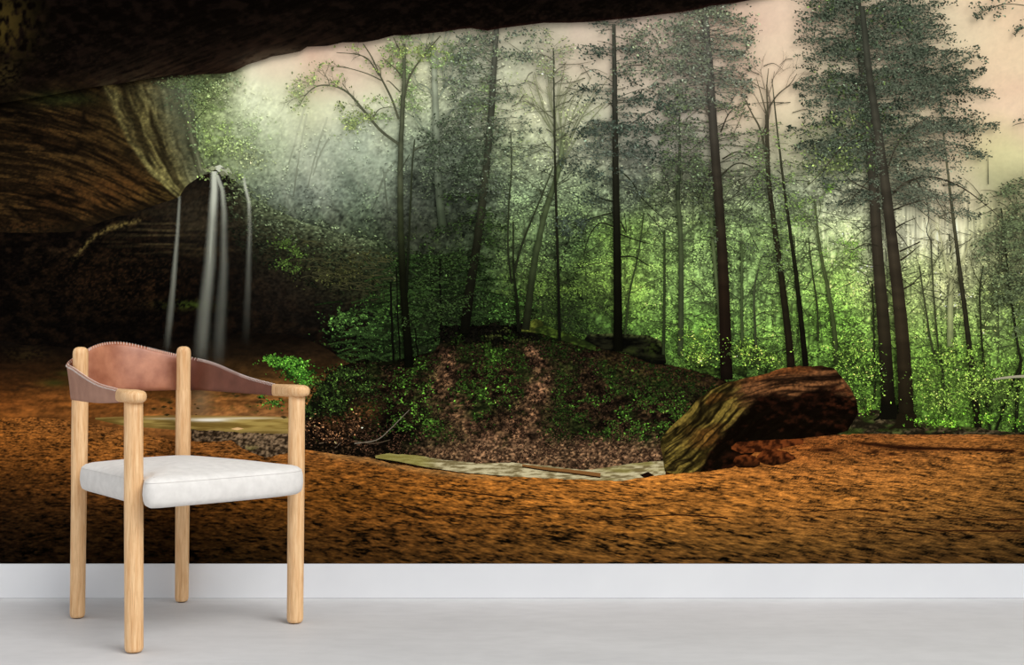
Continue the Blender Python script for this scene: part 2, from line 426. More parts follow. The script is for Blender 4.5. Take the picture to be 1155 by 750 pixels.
def wall_col(X, Y):
    n = fbm(X/14, Y/9, 5, 101); fine = fbm(X/3.0, Y/2.0, 3, 107, .7)
    Lx = np.interp(Y, [60, 95, 130, 160, 195, 220, 232], [100, 112, 129, 144, 168, 196, 212])
    Rx = np.interp(Y, [60, 90, 130, 175, 195], [196, 208, 219, 228, 234])
    q = (X-Lx)/np.maximum(Rx-Lx, 12)
    wq = q+.05*(fbm(X/26, Y/26, 2, 117)-.5)
    # left face: warm strata sloping down to the right
    v = Y-.30*X+9*np.sin(X/47)
    st = fbm(X/30, v/3.0, 4, 113, .65); big = fbm(X/55, v/15, 3, 115)
    base = mix([22, 15, 8], [60, 44, 22], ss(.35, .70, st)*ss(.25, .62, big))
    base = mix(base, np.array([74, 47, 22.]), .70*(blob(X, Y, 95, 222, 90, 26)+.6*blob(X, Y, 160, 205, 50, 26)+.5*blob(X, Y, 40, 150, 60, 24))*ss(.42, .66, st))
    base = mix(base, np.array([92, 74, 34.]), .7*blob(X, Y, 190, 222, 34, 16)*ss(.4, .62, st))
    base = mix(base, np.array([84, 52, 25.]), .7*blob(X, Y, 28, 259, 36, 7)*ss(.35, .6, fine))
    base = mix(base, np.array([9, 6, 4.]), .8*lines(X/62, v/16, 9, 3, 131)*ss(190, 120, X))
    base = mix(base, np.array([30, 40, 16.]), .6*blob(X, Y, 70, 112, 40, 8))
    # green lit flank, streaks fanning down to the fall
    str_ = lines(wq*8.0+.10*np.sin(Y/7+X/9), Y/75, 2.6, 3, 121)*(.35+1.0*fbm(X/4, Y/4.5, 2, 127))
    gapn = lines(wq*5.3+3, Y/80, 3.0, 2, 123)
    lit = mix([60, 54, 32], [84, 90, 66], ss(.35, 1.0, q))
    lit = mix(lit, np.array([20, 18, 10.]), .75*gapn)
    lit = mix(lit, mix([150, 142, 84], [128, 132, 100], ss(.3, .9, q)), np.clip(str_*1.0, 0, .92))
    fl = ss(-.03, .06, q)*ss(84, 104, Y)
    soft = ss(-.45, .05, q)*.30*ss(100, 140, Y)
    base = mix(base, np.array([74, 62, 32.])*(.35+1.1*st)[..., None], soft)
    base = mix(base, lit, fl*(.62+.3*ss(150, 215, Y)))
    base = base*(0.50+1.0*fine)[..., None]
    base = mix(base, np.array([122, 134, 106.]), 0.50*ss(.45, 1.0, q)*ss(225, 110, Y)*ss(80, 96, Y))
    edge = ss(14, 1, arch(X)-Y)
    base = mix(base, np.array([22, 17, 10.]), 0.6*edge*ss(225, 150, X))
    return base*(0.22+0.78*ss(-20, 120, X*.75-20+Y*.6))[..., None]
region('cave_wall', -260, 262, curve([(-260, 60), (214, 80), (216, 92), (220, 130), (225, 172), (232, 188), (246, 186), (262, 205)]), lambda x: np.where(x < 262, arch(x)+3, 206), wall_col, 1.1, 1.1, rag=(1.6, 6),
       label='brown rock face lit with green and yellow streaks, upper left')
# waterfall lip rocks and mossy slope to the right
def recess_col(X, Y):
    n = fbm(X/10, Y/6, 4, 141); fine = fbm(X/2.6, Y/2.0, 3, 147)
    c = mix([7, 5, 4], [20, 13, 8], ss(.35, .75, n))
    strata = fbm(X/60, Y/2.6, 3, 151)
    m = blob(X, Y, 195, 268, 62, 26)
    c = mix(c, np.array([66, 56, 34.]), m*ss(.4, .72, strata)*.9)
    c = mix(c, np.array([40, 26, 15.]), .6*blob(X, Y, 140, 315, 90, 36)*ss(.5, .75, fine))
    c = mix(c, np.array([44, 32, 20.]), .5*blob(X, Y, 70, 282, 50, 12)*ss(.45, .7, n))
    lx = curve([(70, 296), (85, 290), (105, 268), (122, 258), (145, 252), (166, 246)])(X)
    c = mix(c, np.array([96, 82, 44.]), np.exp(-((Y-lx)/3.2)**2)*ss(76, 92, X)*ss(168, 150, X)*ss(.25, .6, fine)*.9)
    c = mix(c, np.array([54, 48, 36.]), .6*blob(X, Y, 232, 240, 60, 42))
    c = mix(c, np.array([42, 58, 18.]), .8*blob(X, Y, 215, 344, 30, 5)*ss(.35, .6, fine))
    # misty slope to the right
    d = Y-slope(X)
    sl = ss(250, 290, X)*np.exp(-np.clip(d, 0, 400)/34)
    c = mix(c, np.array([86, 100, 70.])*(0.55+0.9*fine)[..., None], np.clip(sl*1.0, 0, 1))
    c = mix(c, np.array([38, 42, 24.])*(0.4+1.2*fine)[..., None], .75*ss(270, 330, X)*np.exp(-((d-45)/30)**2))
    c = mix(c, np.array([30, 24, 19.]), .6*blob(X, Y, 320, 320, 60, 50))
    c = mix(c, np.array([22, 34, 16.]), .8*ss(400, 450, X))
    return c*(0.40+1.2*fine)[..., None]
region('cave_recess', -260, 560, lambda x: np.where(x < 240, arch(x), slope(x)), lambda x: x*0+455., recess_col, 1.3, 1.3, rag=(1.2, 5),
       label='black hollow under the rock overhang')
s = Strokes(); r = np.random.default_rng(61)
def along(n, x0, x1, dy0, dy1):
    x = r.uniform(x0, x1, n); return x, slope(x)+r.uniform(dy0, dy1, n)
x, y = along(3800, 250, 450, -8, 70)
k = r.random(len(x)) < ss(.40, .58, fbm(x/10, y/6, 3, 63)); x, y = x[k], y[k]
c = mix(field(x, y-25), np.array([70, 84, 48.]), np.full(len(x), .5))*np.exp(r.normal(-.1, .35, len(x)))[:, None]
c = c*(1-.65*ss(5, 62, y-slope(x)))[:, None]
s.leaves(x, y, r.uniform(2, 4.6, len(x)), r.normal(.25, .5, len(x)), .4, c)
for cx, cy, rx, ry, n in ((322, 275, 16, 9, 130), (336, 285, 14, 8, 130), (325, 298, 18, 6, 90), (334, 304, 12, 4, 60)):
    puff(s, cx, cy, rx, ry, n, 3.4, (58, 82, 34), .3, r=r)
for cx, cy, rx, ry, n in ((385, 305, 40, 10, 260), (400, 318, 45, 6, 180), (360, 312, 30, 8, 120), (415, 290, 30, 10, 160)):
    puff(s, cx, cy, rx, ry, n, 3.4, (50, 52, 28), .3, r=r, dirn=.1)
for _ in range(60):
    x0 = r.uniform(335, 440); y0 = slope(np.array([x0]))[0]+r.uniform(15, 70); L = r.uniform(10, 30)
    s.line([(x0, y0), (x0+L*.5, y0+r.normal(0, 2)), (x0+L, y0+r.normal(3, 3))], 1, .4, shade_by_y([(200, (74, 76, 46)), (340, (56, 54, 34))]), 3)
s.build('mossy_slope', label='mossy leafy slope beside the waterfalls', kind='stuff')
s = Strokes()
s.leaves(np.array([248, 256, 240, 262, 233, 252]), np.array([190, 193, 190, 199, 192, 196]), np.array([15, 16, 10, 12, 9, 12]), np.array([.15, .5, -.1, .7, .3, .3]), .55,
         np.array([[196, 200, 176], [160, 166, 136], [150, 156, 120], [110, 120, 88], [128, 134, 98], [120, 124, 96]], float))
for _ in range(40):
    puff(s, r.uniform(228, 275), r.uniform(186, 205), 5, 3, 5, 3, (108, 130, 74), .3, r=r)
s.build('ledge_rock', label='pale wet rocks at the lip of the waterfall')

def leftfoliage():
    s = Strokes(); r = np.random.default_rng(66)
    for cx, cy, rx, ry, n, c in ((225, 95, 26, 10, 300, (78, 98, 58)), (205, 92, 22, 8, 160, (82, 98, 60)), (235, 115, 20, 16, 340, (96, 118, 66)), (250, 100, 16, 12, 160, (132, 152, 96)), (262, 92, 14, 10, 80, (140, 160, 116)), (215, 120, 14, 16, 120, (96, 110, 68)), (208, 108, 20, 20, 220, (78, 94, 64)), (222, 150, 9, 24, 160, (92, 112, 72)), (190, 95, 14, 8, 60, (82, 92, 60)),
                               (245, 148, 20, 14, 260, (128, 158, 84)), (262, 165, 26, 14, 280, (140, 166, 98)), (238, 172, 14, 12, 130, (114, 138, 76)), (285, 150, 26, 18, 200, (164, 190, 130)), (280, 180, 24, 12, 160, (136, 150, 104))):
        puff(s, cx, cy, rx, ry, n, 3.2, c, .22, r=r, hz=.35)
    s.line([(218, 140), (226, 130), (234, 122)], 1.2, .5, shade_by_y([(0, (60, 70, 44)), (300, (60, 70, 44))]))
    s.build('hanging_foliage', label='soft green foliage hanging by the bright gap in the cave mouth')
leftfoliage()

# ------------------------------------------------------------------ hemlock thicket at left of the mound
def thicket():
    s = Strokes(); r = np.random.default_rng(81)
    for cx, cy, rx, ry, n, c in ((480, 330, 46, 46, 1500, (26, 40, 18)), (520, 340, 40, 40, 1100, (24, 38, 18)), (420, 375, 50, 28, 1500, (30, 54, 22)), (395, 362, 28, 14, 600, (44, 74, 30)), (440, 345, 36, 20, 600, (34, 58, 22)),
                               (470, 300, 40, 30, 700, (34, 50, 24)), (500, 380, 60, 18, 900, (24, 40, 16)), (560, 350, 24, 22, 500, (36, 62, 24)), (430, 410, 60, 22, 1400, (22, 38, 14)), (390, 420, 40, 24, 800, (22, 34, 12)), (590, 345, 22, 22, 300, (40, 68, 26))):
        puff(s, cx, cy, rx, ry, n, 3.6, np.array(c)*.75, .35, r=r, alt=np.array(c)*1.35, lump=7, dirn=.35)
    # feathery sprays
    for _ in range(240):
        x = r.uniform(380, 560); y = r.uniform(285, 405)
        if y < 335 and x < 440: continue
        L = r.uniform(14, 34); sd = r.choice([-1, 1]); a = r.normal(.25, .15)
        n = int(L*1.6); t = np.linspace(0, 1, n)
        px = x+sd*L*t; py = y+math.sin(a)*L*t**1.5
        c = np.array([34, 56, 24.])*r.uniform(.45, 1.45)
        s.leaves(px, py, r.uniform(2, 4, n), np.where(np.arange(n) % 2, .9, -.9)*r.uniform(.6, 1.1, n), .38, c*np.exp(r.normal(0, .15, n))[:, None])
    s.build('hemlock_thicket', label='dark green feathery young hemlocks left of the mound', kind='stuff')
thicket()
for pts, w, lb in (([(441, 318), (442, 360), (444, 420)], 3.0, 'thin dark stem left of the arched tree'), ([(447, 300), (449, 360), (452, 420)], 1.8, 'very thin stem just left of the arched tree'), ([(496, 290), (497, 340), (498, 392)], 3.0, 'thin stem right of the arched tree'),
                   ([(468, 370), (471, 395), (474, 412)], 2.0, 'short stem at the foot of the arched tree')):
    s = Strokes(); s.line(pts, w*.7, w, shade_by_y([(200, (18, 22, 12)), (420, (8, 9, 5))]), 5, .3); s.build('sapling', label=lb)

def bush(name, label, blobs, c, alt, size=3.0, var=.35, seed=0, base=None):
    s = Strokes(); r = np.random.default_rng(seed)
    for cx, cy, rx, ry, n in blobs:
        if base is not None: puff(s, cx, cy+2, rx*.9, ry*.9, int(n*.8), size*1.3, base, .2, r=r, lump=30)
        puff(s, cx, cy, rx, ry, n, size, c, var, r=r, alt=alt, lump=6)
    return s.build(name, label=label)
# ------------------------------------------------------------------ ground
def shore_col(X, Y):
    c = sand_tone(X, Y)
    n = fbm(X/16, Y/4, 4, 201); fine = fbm(X/3.4, Y/1.8, 3, 207)
    c = c*(0.55+.9*n)[..., None]*(0.7+.6*fine)[..., None]
    c = mix(c, np.array([40, 24, 12.]), .7*ss(.62, .75, fbm(X/26, Y/4, 3, 211))*ss(395, 430, Y)*ss(470, 440, Y))
    c = mix(c, np.array([52, 54, 20.]), .7*(blob(X, Y, 62, 432, 16, 4)+blob(X, Y, 80, 421, 14, 3)))
    c = mix(c, np.array([46, 36, 18.]), .6*blob(X, Y, 30, 400, 26, 8)*ss(.4, .6, fine))
    c = mix(c, np.array([70, 60, 26.]), .5*ss(.6, .75, fbm(X/8, Y/3, 2, 215))*ss(165, 190, X)*ss(350, 320, X)*ss(440, 450, Y)*ss(472, 466, Y))
    # splash mist under the falls
    c = mix(c, np.array([150, 132, 104.]), .55*blob(X, Y, 226, 452, 14, 26))
    return c
region('cave_floor', -260, 430, lambda x: 384+8*np.sin(x/60)+34*ss(330, 430, x), lambda x: x*0+520., shore_col, 1.8, 1.5, rag=(3, 12), label='orange brown earth floor at the back of the cave')
def pool_col(X, Y):
    n = fbm(X/30, Y/2.5, 3, 221)
    c = mix([120, 96, 44], [172, 148, 80], ss(.3, .7, n))
    c = mix(c, np.array([150, 112, 60.]), ss(474, 469, Y)*.6)
    c = mix(c, np.array([252, 248, 232.]), np.clip(1.2*blob(X, Y, 236, 473.6, 24, 1.9)+.6*blob(X, Y, 280, 471.5, 36, 1.1)+.5*blob(X, Y, 190, 472, 26, 1.2), 0, 1))
    c = mix(c, np.array([112, 92, 52.]), ss(482, 490, Y)*.7)
    return c
region('pool', 108, 352, curve([(108, 471), (150, 469), (200, 468), (352, 470)]), curve([(108, 473), (140, 480), (200, 485), (270, 490), (352, 492)]), pool_col, 1.5, 1.0, label='shallow yellow green pool with a white glint')
def pebble_col(X, Y):
    n = fbm(X/2.6, Y/1.8, 3, 231); m = fbm(X/18, Y/8, 2, 235)
    c = mix([40, 30, 20], [150, 124, 94], ss(.3, .75, n))
    return mix(c, np.array([112, 106, 56.])*(0.5+n)[..., None], .6*ss(.5, .7, m)*ss(500, 506, Y))
region('pebble_bank', 216, 352, curve([(216, 484), (270, 488), (352, 489)]), lambda x: x*0+522., pebble_col, 1.3, 1.3, rag=(2, 8), label='grey pebbles behind the chair seat')
s = Strokes(); s.leaves([268], [483.5], [15], [-.02], .22, [[228, 186, 132]]); s.build('driftwood', label='short pale stick lying in the pool')
s = Strokes(); r = np.random.default_rng(88)
for i in range(26):
    s.leaves([r.uniform(170, 330)], [r.uniform(440, 471)], [r.uniform(3, 9)], [r.normal(0, .1)], .4, [[66, 52, 26]])
s.build('ground_debris', label='small dark stones around the pool', kind='stuff')

# mound
mound_top = curve([(336, 478), (344, 462), (352, 446), (365, 430), (385, 414), (405, 406), (440, 408), (458, 404), (490, 396), (505, 376), (525, 368), (560, 366), (600, 371), (625, 374), (655, 384), (680, 392), (700, 398), (740, 408), (780, 417), (815, 427), (830, 436)])
def path_d(X, Y):
    p1 = np.interp(Y, [385, 400, 415, 440, 462, 475, 500], [490, 503, 507, 496, 505, 520, 545])+9*(fbm(X/14, Y/10, 2, 261)-.5)
    p2 = np.interp(Y, [392, 410, 422, 435, 450, 470, 500], [598, 606, 614, 609, 603, 592, 580])+9*(fbm(X/14, Y/10, 2, 263)-.5)
    return np.exp(-((X-p1)/(9+0.16*(Y-385)))**2)*ss(385, 400, Y), np.exp(-((X-p2)/(9+.26*np.clip(Y-400, 0, 200)))**2)*ss(380, 392, Y)
def mound_col(X, Y):
    n = fbm(X/6, Y/4, 4, 241); fine = fbm(X/2.6, Y/2, 3, 247); m = fbm(X/30, Y/20, 3, 251)
    c = mix([14, 10, 6], [72, 54, 34], ss(.3, .75, n)*ss(.25, .7, fine))
    c = mix(c, np.array([26, 40, 14.])*(0.4+1.2*fine)[..., None], .6*ss(.35, .6, m))
    a, b = path_d(X, Y)
    a = a*ss(.25, .5, n); b = b*ss(.2, .45, n)
    soil = mix([56, 38, 26], [132, 96, 68], ss(.3, .7, n))
    c = mix(c, soil*(0.5+.9*fine)[..., None], np.clip(.75*a+.85*b, 0, .95))
    base = ss(486, 506, Y+(n-.5)*22)*ss(430, 500, X)
    c = mix(c, mix([54, 38, 26], [140, 106, 76], ss(.3, .7, fine)), base*.9)
    dk = ss(430, 415, X+ (n-.5)*30)*ss(380, 470, Y)
    c = mix(c, mix([12, 8, 5], [78, 56, 38], ss(.55, .8, fine)), .9*ss(500, 430, X)*ss(440, 480, Y))
    c = mix(c, np.array([92, 58, 32.])*(0.4+1.1*fine)[..., None], .7*blob(X, Y, 418, 466, 26, 16)+.6*blob(X, Y, 372, 478, 22, 12))
    c = mix(c, np.array([8, 6, 4.]), .9*blob(X, Y, 440, 470, 14, 26)+.75*blob(X, Y, 452, 488, 36, 12))
    c = mix(c, np.array([96, 60, 38.])*(0.3+1.3*fine)[..., None], .5*ss(640, 700, X)*ss(30, 6, Y-mound_top(X)))
    gr = vn(X/1.5, Y/1.2, 265)+vn(X/2.6, Y/1.7, 266)-1
    c = c*np.clip(1+gr*.95, .15, 2)[..., None]
    c = c*(0.5+.5*ss(-4, 24, Y-mound_top(X)))[..., None]
    return c*(1-.45*ss(640, 560, X)*ss(400, 375, Y))[..., None]
region('leafy_mound', 338, 832, mound_top, curve([(344, 508), (400, 516), (430, 520), (560, 533), (640, 537), (700, 534), (750, 524), (832, 500)]), mound_col, 1.1, 1.0, rag=(2.5, 9),
       label='low earth mound covered in fallen leaves with two bare paths')
s = Strokes(); r = np.random.default_rng(93)
n = 26000; x = r.uniform(345, 820, n); y = r.uniform(372, 520, n)
a, b = path_d(x, y)
cl = fbm(x/15, y/10, 3, 95)
dens = ss(.38, .60, cl)*(1-np.clip(a*1.1+b*1.3, 0, .97))*ss(503, 484, y)*(y > mound_top(x)+3)*(.35+.65*ss(430, 470, x))
k = r.random(n) < dens; x, y = x[k], y[k]; m = len(x)
brt = .35+.95*(blob(x, y, 475, 455, 40, 40)+.75*blob(x, y, 735, 475, 60, 30)+.55*blob(x, y, 560, 440, 30, 60)+.3*blob(x, y, 660, 450, 60, 40))
c = np.array([50, 88, 26.])*(brt*np.exp(r.normal(-.05, .42, m)))[:, None]
s.leaves(x, y, r.uniform(1.8, 3.8, m), r.normal(0, .7, m), r.uniform(.4, .7, m), c)
s.build('ground_ivy', label='small green plants scattered over the mound', kind='stuff')
s = Strokes(); n = 22000; x = r.uniform(345, 830, n); y = r.uniform(385, 530, n)
k = (y > mound_top(x)+3)*(r.random(n) < ss(.3, .55, fbm(x/12, y/9, 2, 97))*.9); x, y = x[k > 0], y[k > 0]; m = len(x)
c = mix(np.array([128, 90, 66.]), np.array([16, 11, 7.]), r.random(m)**.45)
c = c*(0.65+.5*ss(470, 500, y))[:, None]
s.leaves(x, y, r.uniform(1.4, 3.0, m), r.normal(0, .9, m), .5, c); s.build('leaf_litter', label='brown fallen leaves on the mound', kind='stuff')
s = Strokes()
def bl(c): return lambda X, Y: np.broadcast_to(np.array(c, float), np.shape(X)+(3,))*1.0
s.line([(400, 500), (425, 496), (440, 484), (452, 472), (462, 462)], 1.2, .6, bl((120, 112, 96))); s.line([(360, 500), (390, 496), (420, 500), (440, 496)], 1.0, .5, bl((100, 84, 66)))
s.line([(378, 505), (388, 496), (398, 488)], 1.0, .5, bl((96, 80, 64)))
s.build('fallen_branch', label='thin grey fallen branches at the foot of the mound')
bush('fern_clump', 'bright green ferns behind the right armrest', [(322, 408, 22, 6, 520), (335, 418, 20, 8, 420), (308, 404, 10, 4, 120), (345, 430, 14, 6, 140)], (46, 108, 26), (74, 140, 40), 2.8, .3, 91, (20, 46, 12))
bush('fern_clump', 'small green clump under the right armrest', [(310, 455, 12, 6, 190), (296, 446, 6, 2, 20)], (38, 82, 22), (58, 112, 34), 2.8, .3, 92, (18, 40, 10))
bush('shrub', 'dark low undergrowth at the left end of the mound', [(368, 438, 20, 14, 520), (352, 460, 12, 12, 300), (392, 420, 26, 10, 420), (378, 456, 22, 14, 360), (410, 436, 20, 12, 240)], (30, 46, 18), (50, 78, 28), 2.8, .4, 94, (14, 18, 9))
bush('shrub', 'dark brown brush at the bottom left of the mound', [(356, 482, 14, 12, 420), (378, 494, 18, 9, 380), (400, 480, 16, 12, 300)], (30, 20, 13), (104, 74, 50), 2.6, .5, 96, (12, 8, 5))
# dark stump cluster, mossy boulders
s = Strokes(); r = np.random.default_rng(99)
for _ in range(16): puff(s, r.uniform(505, 600), r.uniform(366, 388), 14, 6, 60, 4.5, (10, 9, 6), .4, r=r, lump=20)
for cx, cy, n in ((555, 380, 60), (588, 384, 40), (575, 372, 30)): puff(s, cx, cy, 12, 4, n, 3, (40, 46, 20), .3, r=r)
s.build('dark_stump', label='black roots and shaded rocks on top of the mound')
def rock(name, label, top, bot, x0, x1, fn, rag=(1, 8), seed=5, st=1.4):
    return region(name, x0, x1, curve(top), curve(bot), fn, st, st, label=label, rag=rag, seed=seed)
def moss_col(seed, a=(24, 26, 12), b=(92, 112, 36), tb=None):
    def f(X, Y):
        n = fbm(X/9, Y/4, 4, seed); fi = fbm(X/2.5, Y/2, 2, seed+3)
        c = mix(a, b, ss(.35, .75, n)*ss(.2, .7, fi))
        return c
    return f
rock('mossy_rock', 'small rounded mossy rock on top of the mound', [(588, 372), (594, 364), (604, 360), (611, 362), (614, 370)], [(588, 374), (614, 376)], 588, 614, moss_col(301, (38, 44, 16), (112, 124, 44)))
rock('mossy_rock', 'long low mossy log like rock running down the mound top', [(604, 370), (615, 367), (640, 376), (672, 390)], [(604, 374), (640, 386), (672, 396)], 604, 672, moss_col(305, (24, 34, 12), (70, 100, 30)))
def slab_col(X, Y):
    n = fbm(X/14, Y/4, 4, 311); fi = fbm(X/2.5, Y/2, 2, 313)
    c = mix([6, 6, 4], [30, 30, 18], ss(.4, .75, n))
    t = np.interp(X, [662, 700, 735, 748], [377, 377, 380, 392])
    c = mix(c, np.array([64, 74, 38.])*(0.5+fi)[..., None], .8*ss(5, 0, Y-t)*ss(.3, .6, fi))
    return mix(c, np.array([48, 66, 20.]), .7*blob(X, Y, 735, 392, 8, 10)*ss(.3, .6, fi)+.5*blob(X, Y, 712, 396, 10, 5)*ss(.4, .6, fi))
rock('rock_slab', 'dark flat topped rock slab behind the central trunk', [(660, 381), (665, 377), (700, 376), (733, 379), (745, 384), (750, 400), (751, 408)], [(660, 384), (680, 394), (705, 398), (735, 410), (745, 411), (751, 410)], 660, 751, slab_col)
for nm, X0, X1, yt, sd in (('left of the tall brown trunk', 780, 812, 410, 321), ('just right of the tall brown trunk', 826, 842, 412, 325)):
    rock('mossy_rock', 'low mossy rock '+nm, [(X0, yt+5), ((X0+X1)/2, yt), (X1, yt+6)], [(X0, yt+8), (X1, yt+14)], X0, X1, moss_col(sd, (20, 28, 12), (70, 110, 34)))
# ---- pale background trees with crowns
def t_pale(s, f):
    cf = shade_by_y([(0, (120, 130, 110)), (200, (85, 98, 78))], 0.25)
    r = np.random.default_rng(3)
    for a, yy in ((2.2, 120), (1.0, 115), (1.9, 80), (1.2, 80), (2.5, 150), (0.7, 140)):
        twigs(s, 491, yy, 32, a, 2.4, cf, r, 3, 0.4, lambda x, y: puff(f, x, y, 12, 9, 26, 3.0, (112, 138, 84), hz=.4, r=r))
tree('pale hazy trunk behind the leaning tree', [(489, 50), (491, 110), (494, 200), (500, 262)], 6, 9,
     shade_by_y([(40, (135, 142, 120)), (130, (118, 128, 106)), (200, (85, 96, 76)), (260, (50, 62, 42))], .15), t_pale)

def t_fan(s, f):
    cf = shade_by_y([(60, (120, 118, 90)), (200, (78, 92, 58))], 0.22)
    r = np.random.default_rng(8)
    for i in range(13):
        a = 1.57+(-0.55+i*0.09)
        L = r.uniform(70, 130)
        x0, y0 = 633, r.uniform(150, 190)
        p = [(x0, y0), (x0+math.cos(a)*L*.5-3, y0-math.sin(a)*L*.5), (x0+math.cos(a)*L*1.05+4, y0-math.sin(a)*L)]
        s.line(p, 2.0, 0.6, cf, 5)
        twigs(s, p[1][0], p[1][1], 22, a+r.normal(0, .4), 1.1, cf, r, 2, 0.4)
    for i in range(20):
        puff(f, r.uniform(575, 690), r.uniform(90, 180), 14, 10, 20, 2.6, (140, 158, 96), kf=.3, r=r)
tree('leaning grey green tree with fanning upper branches', [(636, 150), (630, 192), (615, 240), (604, 290), (598, 330), (593, 372)], 5, 8.5,
     shade_by_y([(120, (100, 110, 78)), (200, (70, 84, 52)), (300, (42, 52, 30)), (370, (22, 24, 14))], .08), t_fan)

def t_y(s, f):
    cf = shade_by_y([(240, (172, 168, 124)), (390, (150, 158, 108))], 0.25)
    s.line([(1072, 320), (1066, 295), (1060, 268)], 4, 1.4, cf, 5); s.line([(1073, 318), (1084, 298), (1096, 262)], 3.4, 1.0, cf, 5)
    r = np.random.default_rng(4)
    for a, x, y in ((2.2, 1064, 285), (1.3, 1068, 300), (0.6, 1090, 280), (0.3, 1075, 315), (2.6, 1066, 310), (1.9, 1060, 270)):
        twigs(s, x, y, 16, a, 1.6, cf, r, 3, .5)
tree('pale forked bare tree in the bright mist at right', [(1072, 312), (1071, 350), (1071, 392)], 5.5, 7.5, shade_by_y([(300, (160, 160, 116)), (390, (118, 128, 82))], .1), t_y)

def t_bare(pts, w0, w1, c, tw, kf=.12, seed=1, label=None, leafc=None, hz=0):
    def ex(s, f):
        cf = shade_by_y([(0, c), (500, c)], kf+.12, hz)
        r = np.random.default_rng(seed)
        for (x, y, L, a) in tw:
            twigs(s, x, y, L, a, max(1.1, w0*0.5), cf, r, 3, 0.45,
                  (lambda X, Y: puff(f, X, Y, 7, 5, 10, 2.4, leafc, hz=hz, r=r)) if leafc else None)
    tree(label, pts, w0, w1, shade_by_y([(0, c), (250, c), (480, tuple(v*.6 for v in c))], kf, hz), ex)

t_bare([(864, 96), (868, 120), (862, 150)], 1.5, 3, (110, 98, 82), [(865, 110, 30, 1.3), (866, 125, 35, .9), (864, 130, 30, 2.1), (862, 100, 22, 1.8)], .1, 21, 'thin bare branching treetop against the peach sky')
t_bare([(918, 225), (924, 280), (933, 325), (940, 370), (943, 412)], 2.5, 6, (62, 72, 40), [(933, 325, 26, 1.2), (922, 270, 22, 2), (920, 250, 25, 1.4), (930, 315, 30, 1.0)], .12, 22, 'slender green grey trunk between the thin pair and the big twin trunks', (110, 160, 60))
t_bare([(911, 268), (916, 310), (921, 345), (922, 385)], 1.4, 2.6, (40, 46, 26), [(914, 300, 18, 2)], .1, 23, 'thin dark sapling right of the slim trunk pair')
t_bare([(1036, 300), (1042, 340), (1049, 385), (1056, 410)], 1.6, 2.8, (50, 52, 34), [(1040, 330, 24, 1.2), (1046, 360, 22, 2.0), (1037, 310, 22, 1.8)], .15, 24, 'thin bare sapling right of the big twin trunks')
t_bare([(1049, 270), (1052, 330), (1057, 390), (1062, 420), (1066, 465)], 1.6, 3.0, (44, 46, 30), [(1051, 300, 26, 1.0), (1054, 350, 24, .9), (1050, 280, 20, 1.9)], .15, 25, 'second thin bare sapling, wavier, left of the pale forked tree')
t_bare([(1108, 300), (1104, 330), (1106, 380), (1110, 430), (1116, 490)], 1.4, 3.4, (38, 40, 24), [(1105, 330, 30, .8), (1104, 320, 24, 2), (1107, 370, 26, 1.0)], .08, 26, 'thin upright sapling right of the straight slender trunk')
t_bare([(1128, 235), (1134, 290), (1140, 340), (1147, 390), (1150, 410), (1146, 450), (1145, 490)], 1.8, 4.2, (34, 34, 22), [(1138, 320, 26, 1.9), (1144, 370, 22, .8), (1130, 260, 24, 1.0)], .06, 27, 'crooked dark sapling near the right edge')
t_bare([(1152, 405), (1138, 440), (1126, 475), (1118, 496)], 2.0, 2.8, (30, 30, 18), [], .05, 28, 'sapling leaning hard to the right beside the crooked one')
t_bare([(983, 320), (985, 380), (986, 455)], 1.8, 2.6, (36, 38, 24), [(984, 330, 16, 2.0)], .08, 29, 'thin dark stem just left of the big twin trunks')
t_bare([(763, 215), (767, 260), (768, 320), (767, 400)], 4.5, 6.5, (56, 66, 42), [(766, 240, 26, 2.3), (767, 270, 28, .7), (765, 225, 26, 1.4)], .1, 30, 'grey green trunk under a dark crown, left of the tall brown trunk')
t_bare([(800, 230), (806, 300), (811, 350), (812, 400)], 3.5, 5, (78, 92, 56), [(803, 250, 22, 2.0), (802, 245, 24, 1.2)], .15, 31, 'pale green trunk just left of the tall brown trunk')
t_bare([(726, 240), (719, 290), (710, 330), (705, 378)], 1.6, 2.6, (44, 56, 30), [(722, 270, 22, 1.0)], .1, 32, 'thin sapling leaning right of the central dark trunk')
t_bare([(749, 260), (749, 330), (748, 400)], 2.2, 3.6, (40, 50, 28), [(749, 280, 20, 2.2), (749, 300, 18, .9)], .1, 33, 'thin dark trunk among bright leaves between the centre trunks')
t_bare([(836, 270), (836, 340), (837, 400)], 2, 3.6, (62, 78, 44), [(836, 290, 24, 1.2)], .15, 34, 'slim trunk just right of the tall brown trunk')
t_bare([(856, 300), (850, 330), (852, 390), (855, 412)], 2, 4, (58, 66, 44), [(852, 330, 26, 1.0)], .15, 35, 'slim crooked trunk left of the boulder top')

